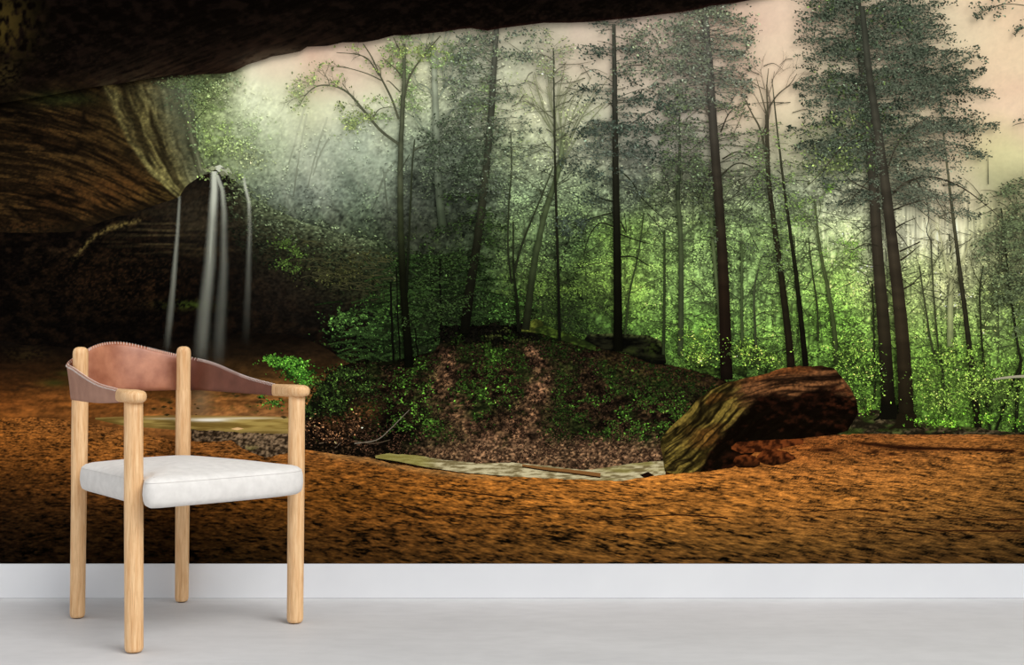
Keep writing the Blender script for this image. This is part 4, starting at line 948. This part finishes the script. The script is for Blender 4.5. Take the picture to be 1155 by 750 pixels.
# boulder
def boulder_col(X, Y):
    u = X*0.80-Y*0.60; v = X*0.60+Y*0.80             # u runs up right along the bedding
    n = fbm(X/8, Y/5, 4, 377); fi = fbm(X/2.2, Y/1.8, 2, 381)
    v = v+5*np.sin(u/28)+6*(fbm(X/20, Y/14, 2, 379)-.5)
    st = fbm(u/34, v/3.4, 4, 371)
    ck = lines(u/42, v/7.5, 5, 2, 373)
    c = mix([40, 33, 12], [126, 106, 46], ss(.32, .68, st))*(0.55+.8*fi)[..., None]
    c = mix(c, np.array([108, 66, 28.])*(0.5+fi)[..., None], .55*ss(.5, .68, fbm(X/26, Y/16, 2, 375))*ss(760, 800, X))
    c = mix(c, np.array([14, 10, 4.]), .85*ck)
    v2 = Y+0.10*X+3*np.sin(X/17)
    st2 = fbm(X/34, v2/2.8, 4, 385); ck2 = lines(X/46, v2/6, 6, 2, 387)
    top = mix([40, 24, 13], [118, 76, 44], ss(.32, .68, st2))*(0.55+.8*fi)[..., None]
    top = mix(top, np.array([16, 9, 5.]), .85*ck2)
    top = mix(top, np.array([140, 78, 36.])*(.5+fi)[..., None], .55*np.exp(-((Y-np.interp(X, [830, 880, 930], [430, 417, 416]))/5)**2)*ss(835, 850, X)*ss(930, 900, X))
    c = mix(c, top, ss(815, 848, X+(n-.5)*26)*ss(480, 450, Y-(X-900)*.08))
    und = np.interp(X, [770, 790, 800, 812, 822, 835, 850, 870, 900, 930, 950, 965], [548, 527, 512, 494, 480, 464, 453, 446, 442, 437, 440, 452])
    d = Y-und+(n-.5)*12+3*np.sin(X/9)
    c = mix(c, mix([8, 4, 2], [36, 16, 8], ss(.5, .8, n)), ss(-3, 5, d)*.96)
    c = mix(c, np.array([64, 30, 15.])*(0.3+1.3*fi)[..., None], (.75*blob(X, Y, 948, 450, 15, 17)+.5*blob(X, Y, 918, 474, 20, 5)+.3*blob(X, Y, 900, 448, 30, 6))*ss(.35, .6, n))
    c = mix(c, np.array([150, 98, 56.]), .55*np.exp(-((Y-np.interp(X, [850, 880, 920, 950], [447, 438, 433, 430]))/1.5)**2)*ss(850, 870, X)*ss(.35, .6, fi))
    c = mix(c, np.array([16, 9, 5.]), .85*np.exp(-((Y-np.interp(X, [862, 900, 945], [429, 426, 424]))/1.5)**2)*ss(855, 870, X)*ss(958, 940, X))
    return c
rock('boulder', 'big slanted boulder, mossy on the left and rusty brown on top', [(744.5, 500), (746, 492), (760, 477), (775, 464), (786, 450), (800, 440), (820, 431), (838, 427), (860, 422), (882, 415), (900, 413), (925, 412), (940, 415), (948, 425), (958, 438), (965, 452), (966, 462)],
     [(744.5, 502), (747, 515), (749, 531), (760, 534), (790, 531), (825, 527), (860, 503), (900, 494), (940, 490), (955, 485), (966, 466)], 744.5, 966, boulder_col, (1.2, 9), 6, 0.95)
def red_col(seed):
    def f(X, Y):
        n = fbm(X/4, Y/3, 3, seed); return mix([40, 17, 7], [112, 56, 24], ss(.3, .7, n))*ss(-1.2, 1.2, 1.2-(Y-512)/9)[..., None]
    return f
region('sand_ledge', 824, 905, curve([(824, 503), (830, 498), (860, 496), (905, 494)]), curve([(824, 506), (835, 511), (860, 509), (905, 500)]), red_col(391), 1.2, 1.2, rag=(1, 6), label='rusty ledge of sand under the boulder')
rock('red_rock', 'small rusty rock, left of the two under the boulder', [(826, 520), (829, 514), (838, 512), (848, 513), (856, 518)], [(826, 523), (832, 527), (850, 527), (856, 524)], 826, 856, red_col(395))
rock('red_rock', 'small rusty rock, right of the two under the boulder', [(853, 514), (860, 507), (872, 506), (886, 509), (896, 515)], [(853, 520), (870, 525), (888, 521), (896, 517)], 853, 896, red_col(397))

# ------------------------------------------------------------------ waterfalls (sheer ink)
def fall(label, pts, w0, w1, stops, colr=(206, 210, 190), edge=1.6):
    p = np.array(pts, float)
    ys = np.linspace(p[0, 1], p[-1, 1], 90)
    xc = np.interp(ys, p[:, 1], p[:, 0]); ww = np.interp(ys, [ys[0], ys[-1]], [w0, w1])
    K = 13; t = np.linspace(-1, 1, K)
    X = xc[:, None]+ww[:, None]*t[None]; Y = np.repeat(ys[:, None], K, 1)
    A = np.interp(Y, [a for a, _ in stops], [b for _, b in stops])*np.exp(-(t[None]**2)*1.9*edge)*(1-np.abs(t[None])**4)
    A = A*(0.75+.5*fbm(t[None]*4+ys[:, None]*0, ys[:, None]/70+t[None]*0, 2, 401))
    C = np.concatenate([np.broadcast_to(np.array(colr, float), X.shape+(3,)), A[..., None]], -1)
    idx = np.arange(X.size).reshape(X.shape)
    q = np.stack([idx[1:, :-1], idx[1:, 1:], idx[:-1, 1:], idx[:-1, :-1]], -1).reshape(-1, 4)
    return make_mesh('waterfall', np.stack([X.ravel(), Y.ravel()], 1), q, C.reshape(-1, 4), mural, label, material=SHEER)
fall('thin faint waterfall, leftmost of the three', [(204, 222), (202, 260), (197, 320), (191, 380), (189, 400)], 2.4, 6.5, [(222, .22), (240, .27), (300, .26), (360, .16), (400, .0)])
m = fall('bright main waterfall in the middle', [(243, 194), (243, 215), (241, 250), (238, 300), (232, 350), (226, 425)], 5.5, 13, [(194, 1.0), (225, .85), (250, .44), (320, .25), (380, .16), (425, .0)])
def addfall(*a, **k):
    o = fall(*a, **k); o.name = 'water_strand'; o.parent = m; o['label'] = a[0]; return o
addfall('right hand strand of the main waterfall', [(246, 198), (252, 215), (254, 240), (254, 300), (250, 360), (246, 425)], 3.5, 12, [(198, .7), (225, .42), (260, .17), (320, .12), (380, .08), (425, .0)])
fall('faint waterfall, rightmost of the three', [(276, 200), (278, 212), (282, 228), (283, 260), (281, 320), (278, 390)], 2.6, 7, [(200, .4), (212, .7), (228, .5), (245, .20), (300, .10), (390, .0)])

# ------------------------------------------------------------------ room
def shader(name):
    m = bpy.data.materials.new(name); m.use_nodes = True
    nt = m.node_tree; b = nt.nodes['Principled BSDF']
    return m, nt, b
def noise_ramp(nt, scale, c0, c1, mapscale=(1, 1, 1), detail=6, p0=.35, p1=.65, coord='Object', rough=.55):
    tc = nt.nodes.new('ShaderNodeTexCoord'); mp = nt.nodes.new('ShaderNodeMapping'); mp.inputs['Scale'].default_value = mapscale
    nz = nt.nodes.new('ShaderNodeTexNoise'); nz.inputs['Scale'].default_value = scale; nz.inputs['Detail'].default_value = detail; nz.inputs['Roughness'].default_value = rough
    cr = nt.nodes.new('ShaderNodeValToRGB'); cr.color_ramp.elements[0].position = p0; cr.color_ramp.elements[1].position = p1
    cr.color_ramp.elements[0].color = c0; cr.color_ramp.elements[1].color = c1
    nt.links.new(tc.outputs[coord], mp.inputs[0]); nt.links.new(mp.outputs[0], nz.inputs['Vector']); nt.links.new(nz.outputs['Fac'], cr.inputs[0])
    return cr, nz, mp

def box_obj(name, x0, x1, y0, y1, z0, z1, mat, bevel=0):
    bm = bmesh.new(); bmesh.ops.create_cube(bm, size=1)
    for v in bm.verts:
        v.co = Vector(((x0+x1)/2+v.co.x*(x1-x0), (y0+y1)/2+v.co.y*(y1-y0), (z0+z1)/2+v.co.z*(z1-z0)))
    if bevel: bmesh.ops.bevel(bm, geom=bm.edges[:], offset=bevel, segments=3, affect='EDGES', profile=.5)
    me = bpy.data.meshes.new(name); bm.to_mesh(me); bm.free(); me.materials.append(mat)
    o = bpy.data.objects.new(name, me); col.objects.link(o); return o

plaster, nt, b = shader('white_plaster')
cr, nz, _ = noise_ramp(nt, 60, linc(222, 221, 219), linc(228, 227, 225)); nt.links.new(cr.outputs[0], b.inputs['Base Color']); b.inputs['Roughness'].default_value = .9
tag(box_obj('wall_back', -3.2, 3.2, WALL_Y, WALL_Y+.12, 0, 2.6, plaster), kind='structure')

paint, nt, b = shader('baseboard_white_paint')
cr, nz, _ = noise_ramp(nt, 3, linc(216, 217, 220), linc(222, 223, 225)); nt.links.new(cr.outputs[0], b.inputs['Base Color']); b.inputs['Roughness'].default_value = .55
b.inputs['Specular IOR Level'].default_value = .3
BT = CAM_H-(634.6-HORIZON)/S
tag(box_obj('baseboard_back', -3.2, 3.2, WALL_Y-.014, WALL_Y, 0, BT, paint, .0025), kind='structure')

conc, nt, b = shader('grey_concrete')
cr, nz, _ = noise_ramp(nt, 1.6, linc(196, 195, 195), linc(209, 208, 208), (1, 2.2, 1), 8, .3, .7)
cr2, nz2, _ = noise_ramp(nt, 14, (.95, .95, .95, 1), (1, 1, 1, 1), (1, 2, 1), 6, .35, .6)
mxn = nt.nodes.new('ShaderNodeMix'); mxn.data_type = 'RGBA'; mxn.blend_type = 'MULTIPLY'; mxn.inputs[0].default_value = 1
nt.links.new(cr.outputs[0], mxn.inputs[6]); nt.links.new(cr2.outputs[0], mxn.inputs[7]); nt.links.new(mxn.outputs[2], b.inputs['Base Color'])
b.inputs['Roughness'].default_value = .6; b.inputs['Specular IOR Level'].default_value = .25
tag(box_obj('floor', -3.2, 3.2, -4.6, WALL_Y+.12, -.08, 0, conc), kind='structure')

# ------------------------------------------------------------------ chair
oak, nt, b = shader('pale_oak')
cr, nz, mp = noise_ramp(nt, 20, linc(214, 164, 112), linc(240, 202, 154), (6, 6, .45), 8, .3, .7)
cr2, nz2, mp2 = noise_ramp(nt, 130, (.74, .66, .58, 1), (1, 1, 1, 1), (4, 4, .16), 5, .34, .50)
mxn = nt.nodes.new('ShaderNodeMix'); mxn.data_type = 'RGBA'; mxn.blend_type = 'MULTIPLY'; mxn.inputs[0].default_value = .8
nt.links.new(cr.outputs[0], mxn.inputs[6]); nt.links.new(cr2.outputs[0], mxn.inputs[7]); nt.links.new(mxn.outputs[2], b.inputs['Base Color'])
b.inputs['Roughness'].default_value = .5; b.inputs['Specular IOR Level'].default_value = .35
bp = nt.nodes.new('ShaderNodeBump'); bp.inputs['Strength'].default_value = .08; bp.inputs['Distance'].default_value = .002
nt.links.new(nz2.outputs['Fac'], bp.inputs['Height']); nt.links.new(bp.outputs[0], b.inputs['Normal'])

def leather_mat(name, c0, c1, rough, sc=26):
    m, nt, b = shader(name)
    cr, nz, mp = noise_ramp(nt, sc, c0, c1, (1, 1, 1), 7, .3, .7)
    nt.links.new(cr.outputs[0], b.inputs['Base Color']); b.inputs['Roughness'].default_value = rough
    bp = nt.nodes.new('ShaderNodeBump'); bp.inputs['Strength'].default_value = .25; bp.inputs['Distance'].default_value = .001
    n2 = nt.nodes.new('ShaderNodeTexNoise'); n2.inputs['Scale'].default_value = 420
    nt.links.new(n2.outputs['Fac'], bp.inputs['Height']); nt.links.new(bp.outputs[0], b.inputs['Normal'])
    return m
tan = leather_mat('tan_leather', linc(142, 82, 56), linc(186, 124, 92), .36, 18)
shaded_tan = leather_mat('shaded_tan_leather', linc(92, 52, 38), linc(118, 70, 54), .55, 18)  # shade on the right arm's inner face, put into the leather colour
suede = leather_mat('suede_outer', linc(156, 114, 94), linc(176, 132, 110), .75)
thread, nt, b = shader('waxed_thread')
cr, nz, _ = noise_ramp(nt, 200, linc(214, 196, 184), linc(240, 228, 220)); nt.links.new(cr.outputs[0], b.inputs['Base Color']); b.inputs['Roughness'].default_value = .7

linen, nt, b = shader('white_linen')
cr, nz, mp = noise_ramp(nt, 40, linc(215, 211, 206), linc(226, 222, 217), (1, 1, 1), 6)
tcw = nt.nodes.new('ShaderNodeTexCoord'); wv = nt.nodes.new('ShaderNodeTexNoise'); wv.inputs['Scale'].default_value = 700
nt.links.new(tcw.outputs['Object'], wv.inputs['Vector'])
bp = nt.nodes.new('ShaderNodeBump'); bp.inputs['Strength'].default_value = .35; bp.inputs['Distance'].default_value = .001
nt.links.new(wv.outputs['Fac'], bp.inputs['Height']); nt.links.new(bp.outputs[0], b.inputs['Normal'])
nt.links.new(cr.outputs[0], b.inputs['Base Color']); b.inputs['Roughness'].default_value = .95; b.inputs['Specular IOR Level'].default_value = .1
felt, nt, b = shader('dark_felt')
cr, nz, _ = noise_ramp(nt, 200, linc(70, 48, 32), linc(96, 70, 50)); nt.links.new(cr.outputs[0], b.inputs['Base Color']); b.inputs['Roughness'].default_value = .9

chair = bpy.data.objects.new('armchair', None); col.objects.link(chair)
CX, CY = -0.93, 3.56
chair.location = (CX, CY-CAM_D, 0)
tag(chair, 'pale oak armchair with white seat cushion and tan leather back, standing on the grey floor', 'armchair')

def put(name, bm, mats, parent=chair, label=None, smooth=True):
    for v in bm.verts: v.co.x -= CX; v.co.y -= CY
    me = bpy.data.meshes.new(name); bm.to_mesh(me); bm.free()
    for m in mats: me.materials.append(m)
    if smooth:
        me.polygons.foreach_set('use_smooth', [True]*len(me.polygons))
    o = bpy.data.objects.new(name, me); col.objects.link(o); o.parent = parent
    if label: o['label'] = label
    return o

def world(px, d): return (px-W/2)*d/FPX
def lathe(bm, a, bpt, prof, n=28):
    """prof: list of (t along a->b, radius, extra z)"""
    rings = []
    for t, r in prof:
        c = a.lerp(bpt, t)
        rings.append([bm.verts.new((c.x+r*math.cos(2*math.pi*k/n), c.y+r*math.sin(2*math.pi*k/n), c.z)) for k in range(n)])
    for i in range(len(rings)-1):
        for k in range(n):
            bm.faces.new([rings[i][k], rings[i][(k+1) % n], rings[i+1][(k+1) % n], rings[i+1][k]])
    bm.faces.new(rings[0][::-1]); bm.faces.new(rings[-1])

dA, dB, dC, dD = FPX*.79/(697.0-380), FPX*.79/(735.8-380), FPX*.79/(678.9-380), FPX*.79/(702.7-380)
LEG = {'A': (world(87.3, dA), dA, world(91.0, dA), .762, .0208, .0225, 'r'),
       'B': (world(151.2, dB), dB, world(150.6, dB), .628, .0232, .0236, 'f'),
       'C': (world(205.0, dC), dC, world(207.2, dC), .762, .0200, .0222, 'r'),
       'D': (world(332.8, dD), dD, world(334.8, dD), .628, .0226, .0230, 'f')}
for k, (xb, d, xt, h, rb, rm, kind) in LEG.items():
    a = Vector((xb, d, .003)); t_ = Vector((xt, d, h))
    bm = bmesh.new()
    z = lambda v: (v-.003)/(h-.003)
    if kind == 'r':
        prof = [(z(.003), rb*.80), (z(.006), rb*.92), (z(.010), rb*.97), (z(.014), rb), (z(.36), rm*.95), (z(.44), rm), (z(.615), rm), (z(.628), rm*.985), (z(.634), rm*.93), (z(.70), rm*.93),
                (z(.742), rm*.95), (z(.750), rm*.91), (z(.756), rm*.80), (z(.760), rm*.58), (z(.762), rm*.30)]
    else:
        prof = [(z(.003), rb*.80), (z(.006), rb*.92), (z(.010), rb*.97), (z(.014), rb), (z(.40), rm), (z(.60), rm*.98), (z(.628), rm*.98)]
    lathe(bm, a, t_, prof)
    leg = put('leg', bm, [oak])
    bm = bmesh.new(); a0 = Vector((xb, d, 0)); b0 = Vector((xb, d, .0035))
    lathe(bm, a0, b0, [(0, rb*.55), (1, rb*.6)], 20)
    put('foot_glide', bm, [felt], leg, 'small dark felt glide')

def P(px, d): return Vector((world(px, d), d, 0))
A_, B_, C_, D_ = [Vector((LEG[k][2], LEG[k][1], 0)) for k in 'ABCD']
cen = (A_+B_+C_+D_)/4
def out(p, q, amt):
    m = (p+q)/2; n = Vector((-(q-p).y, (q-p).x, 0)).normalized()
    if n.dot(m-cen) < 0: n = -n
    return n*amt
nAB = out(A_, B_, 1); nAC = out(A_, C_, 1); nCD = out(C_, D_, 1)
# plan path of the leather band: front left arm tip -> round the back -> front right arm tip
ctrl = [B_+(A_-B_)*.175+nAB*.008, B_+(A_-B_)*.45+nAB*.026, A_+(B_-A_)*.14+nAB*.024, A_+nAB*.010+nAC*.028, A_+(C_-A_)*.25+nAC*.062, (A_+C_)/2+nAC*.078, C_+(A_-C_)*.25+nAC*.062,
        C_+nCD*.026+nAC*.022, C_+(D_-C_)*.18+nCD*.034, C_+(D_-C_)*.5+nCD*.026, D_+(C_-D_)*.145+nCD*.006]
def cr_path(pts, sub):
    q = [2*pts[0]-pts[1]]+pts+[2*pts[-1]-pts[-2]]; o = []
    for i in range(1, len(q)-2):
        for j in range(sub):
            t = j/sub; a, b_, c, d = q[i-1], q[i], q[i+1], q[i+2]
            o.append(0.5*((2*b_)+(-a+c)*t+(2*a-5*b_+4*c-d)*t*t+(-a+3*b_-3*c+d)*t**3))
    o.append(pts[-1].copy()); return o
SUB = 10
path = cr_path(ctrl, SUB); N = len(path)
ctop = [.656, .670, .702, .720, .763, .775, .759, .730, .712, .676, .653]
cbot = [.622, .616, .614, .616, .626, .630, .630, .630, .630, .627, .624]
kk = np.arange(len(ctrl))*SUB
def smooth_interp(v):
    r = [p.x for p in cr_path([Vector((a, 0, 0)) for a in v], SUB)]; return r
ztop = smooth_interp(ctop); zbot = smooth_interp(cbot)
TH = .0075
def normal_at(i):
    a = path[max(i-1, 0)]; b_ = path[min(i+1, N-1)]; t = (b_-a); n = Vector((-t.y, t.x, 0)).normalized()
    if n.dot(path[i]-cen) < 0: n = -n
    return n
bm = bmesh.new(); rings = []
M = 10
for i in range(N):
    n = normal_at(i); ring = []
    for side in (0, 1):                      # 0 inner (bottom->top), 1 outer (top->bottom)
        for j in range(M+1):
            t = j/M if side == 0 else 1-j/M
            z_ = zbot[i]+(ztop[i]-zbot[i])*t
            lean = .022*((z_-.62)/.15)**1.5 if z_ > .62 else 0
            e = 1-(abs(2*t-1))**8*.45
            off = (TH/2*e)*(-1 if side == 0 else 1)
            p = path[i]+n*(off+lean); ring.append(bm.verts.new((p.x, p.y, z_)))
    rings.append(ring)
R = len(rings[0])
for i in range(N-1):
    for j in range(R):
        f = bm.faces.new([rings[i][j], rings[i+1][j], rings[i+1][(j+1) % R], rings[i][(j+1) % R]])
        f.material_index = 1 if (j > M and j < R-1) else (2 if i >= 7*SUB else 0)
bm.faces.new(rings[0][::-1]); bm.faces.new(rings[-1])
bmesh.ops.recalc_face_normals(bm, faces=bm.faces[:])
band = put('leather_backrest', bm, [tan, suede, shaded_tan], chair, 'curved tan leather back and arm band, tallest in the middle, with shade painted in brown towards the right arm')
# stitching along the top rim: over-edge whip stitches
def tube(bm, pts, r, n=6):
    rings = []
    for i, p in enumerate(pts):
        t = (pts[min(i+1, len(pts)-1)]-pts[max(i-1, 0)]).normalized()
        u = t.cross(Vector((0, 0, 1)));
        if u.length < .01: u = t.cross(Vector((1, 0, 0)))
        u.normalize(); v = t.cross(u)
        rings.append([bm.verts.new(p+u*r*math.cos(2*math.pi*k/n)+v*r*math.sin(2*math.pi*k/n)) for k in range(n)])
    for i in range(len(rings)-1):
        for k in range(n): bm.faces.new([rings[i][k], rings[i][(k+1) % n], rings[i+1][(k+1) % n], rings[i+1][k]])
    bm.faces.new(rings[0][::-1]); bm.faces.new(rings[-1])
bm = bmesh.new()
fine = []
for i in range(N-1):
    L = (path[i+1]-path[i]).length; k = max(1, round(L/.0065))
    for j in range(k): fine.append(i+j/k)
def samp(f):
    i = min(int(f), N-2); t = f-i
    return path[i].lerp(path[i+1], t), normal_at(i).lerp(normal_at(i+1), t), ztop[i]*(1-t)+ztop[i+1]*t
for q, f in enumerate(fine[2:-2]):
    p, n, zt = samp(f); tn = Vector((n.y, -n.x, 0))
    lean = .022*((zt-.62)/.15)**1.5
    c = p+n*lean
    tube(bm, [Vector((c.x, c.y, zt-.006))-n*(TH/2+.0008), Vector((c.x, c.y, zt+.0009))-n*.001+tn*.0012, Vector((c.x, c.y, zt-.006))+n*(TH/2+.0008)+tn*.003], .0011, 5)
put('stitching', bm, [thread], band, 'pale whip stitching along the top edge')

# wooden arm tips: rounded paddles carved on top of the front legs
def arm_tip(legc, dirv, side):
    """rounded horizontal paddle centred over the leg; long towards the leather (dirv)"""
    bm = bmesh.new(); dirv = dirv.normalized(); sd = Vector((-dirv.y, dirv.x, 0))
    # stations from nose (s<0) to tail (s>0)
    st = [(-.0405, .004, .005), (-.038, .012, .010), (-.032, .020, .014), (-.020, .0265, .0165), (0, .029, .0175), (.020, .027, .0175), (.040, .0225, .0172), (.060, .016, .0170), (.080, .0100, .0170), (.100, .0062, .0168), (.104, .0055, .0160)]
    rings = []; K = 20
    for s_, hw, hh in st:
        c = legc+dirv*s_+side*max(0, s_)*.06
        zc = .641
        ring = []
        for k in range(K):
            a = 2*math.pi*k/K
            ca, sa = math.cos(a), math.sin(a)
            ca = math.copysign(abs(ca)**.75, ca); sa = math.copysign(abs(sa)**.75, sa)
            p = c+sd*hw*ca; ring.append(bm.verts.new((p.x, p.y, zc+hh*sa)))
        rings.append(ring)
    for i in range(len(rings)-1):
        for k in range(K): bm.faces.new([rings[i][k], rings[i][(k+1) % K], rings[i+1][(k+1) % K], rings[i+1][k]])
    bm.faces.new(rings[0][::-1]); bm.faces.new(rings[-1])
    bmesh.ops.recalc_face_normals(bm, faces=bm.faces[:])
    put('arm_tip', bm, [oak], chair, 'rounded oak arm end')
arm_tip(B_, path[0]-B_, nAB*0)
arm_tip(D_, path[N-1]-D_, nCD*0)

# ---- seat cushion
SP = [(-.893, 3.181), (-.868, 3.182), (-.835, 3.205), (-.74, 3.285), (-.64, 3.375), (-.590, 3.430), (-.566, 3.475), (-.568, 3.520), (-.590, 3.545), (-.625, 3.560), (-.652, 3.600), (-.72, 3.665), (-.86, 3.775), (-.915, 3.815), (-.965, 3.836), (-1.015, 3.815),
      (-1.08, 3.755), (-1.145, 3.665), (-1.180, 3.610), (-1.186, 3.575), (-1.172, 3.545), (-1.13, 3.490), (-1.05, 3.385), (-.995, 3.312), (-.970, 3.288), (-.950, 3.282), (-.928, 3.262), (-.915, 3.232), (-.910, 3.207)]
sp = [Vector((x, y, 0)) for x, y in SP]
def closed_cr(pts, sub):
    n = len(pts); o = []
    for i in range(n):
        a, b_, c, d = pts[(i-1) % n], pts[i], pts[(i+1) % n], pts[(i+2) % n]
        for j in range(sub):
            t = j/sub; o.append(0.5*((2*b_)+(-a+c)*t+(2*a-5*b_+4*c-d)*t*t+(-a+3*b_-3*c+d)*t**3))
    return o
ol = closed_cr(sp, 5); n_ = len(ol)
sc_ = sum((p for p in ol), Vector())/n_
nrm = []
for i in range(n_):
    t = ol[(i+1) % n_]-ol[i-1]; n = Vector((t.y, -t.x, 0)).normalized()
    nrm.append(n)
area = sum(ol[i].x*ol[(i+1) % n_].y-ol[(i+1) % n_].x*ol[i].y for i in range(n_))
if area < 0: nrm = [-n for n in nrm]
# (inset, z, blend to centre)
prof = [(.030, .3685, 0), (.012, .3695, 0), (.004, .3745, 0), (.000, .384, 0), (-.002, .40, 0), (-.001, .418, 0), (.0015, .428, 0), (.0035, .4325, 0), (.0065, .4355, 0), (.013, .440, 0), (.020, .4435, .02)]
G = 26
wts = [math.exp(-(j/12.0)**2) for j in range(-G, G+1)]; wsum = sum(wts)
osm = [sum(((ol[(i+j) % n_]-nrm[(i+j) % n_]*.02)*w for j, w in zip(range(-G, G+1), wts)), Vector())/wsum for i in range(n_)]
bm = bmesh.new(); rings = []
for ins, zz, bl_ in prof:
    rings.append([bm.verts.new((ol[i]-nrm[i]*ins).lerp(sc_, bl_)+Vector((0, 0, zz))) for i in range(n_)])
for bl_ in (.08, .16, .27, .4, .55, .7, .85):
    zz = .4435+.018*(1-(1-bl_)**2.2)
    rings.append([bm.verts.new((ol[i]-nrm[i]*.020).lerp(osm[i], min(1, bl_*7)).lerp(sc_, bl_)+Vector((0, 0, zz))) for i in range(n_)])
for a, b_ in zip(rings[:-1], rings[1:]):
    for i in range(n_): bm.faces.new([a[i], a[(i+1) % n_], b_[(i+1) % n_], b_[i]])
bm.faces.new(rings[0][::-1])
top = bm.verts.new(sc_+Vector((0, 0, .4617)))
for i in range(n_): bm.faces.new([rings[-1][i], rings[-1][(i+1) % n_], top])
bmesh.ops.recalc_face_normals(bm, faces=bm.faces[:])
seat = put('seat_cushion', bm, [linen], chair, 'thick white linen seat cushion')
bm = bmesh.new()
loop = [(ol[i]-nrm[i]*.0026)+Vector((0, 0, .4318)) for i in range(n_)]
rr = []
for i in range(n_):
    t = (loop[(i+1) % n_]-loop[i-1]).normalized(); u = t.cross(Vector((0, 0, 1))).normalized(); v = Vector((0, 0, 1))
    rr.append([bm.verts.new(loop[i]+u*.0010*math.cos(k*math.pi/3)+v*.0010*math.sin(k*math.pi/3)) for k in range(6)])
for i in range(n_):
    for k in range(6): bm.faces.new([rr[i][k], rr[i][(k+1) % 6], rr[(i+1) % n_][(k+1) % 6], rr[(i+1) % n_][k]])
bmesh.ops.recalc_face_normals(bm, faces=bm.faces[:])
put('seam', bm, [linen], seat)

# ------------------------------------------------------------------ light
wd = bpy.data.worlds.new('soft_studio_light'); scene.world = wd; wd.use_nodes = True
bg = wd.node_tree.nodes['Background']; bg.inputs[0].default_value = (.97, .985, 1, 1); bg.inputs[1].default_value = .84
sd_ = bpy.data.lights.new('window_daylight', 'SUN'); sd_.energy = 2.15; sd_.angle = math.radians(34); sd_.color = (1, .985, .96)
sun = bpy.data.objects.new('window_daylight', sd_); col.objects.link(sun)
sun.location = (2, -3.4, 3)
sun.rotation_euler = Vector((-.62, .62, -.80)).to_track_quat('-Z', 'Y').to_euler()

vs = scene.view_settings
scene.display_settings.display_device = 'sRGB'
vs.view_transform = 'Standard'; vs.look = 'None'; vs.gamma = 1; vs.use_curve_mapping = False
vs.exposure = -0.07
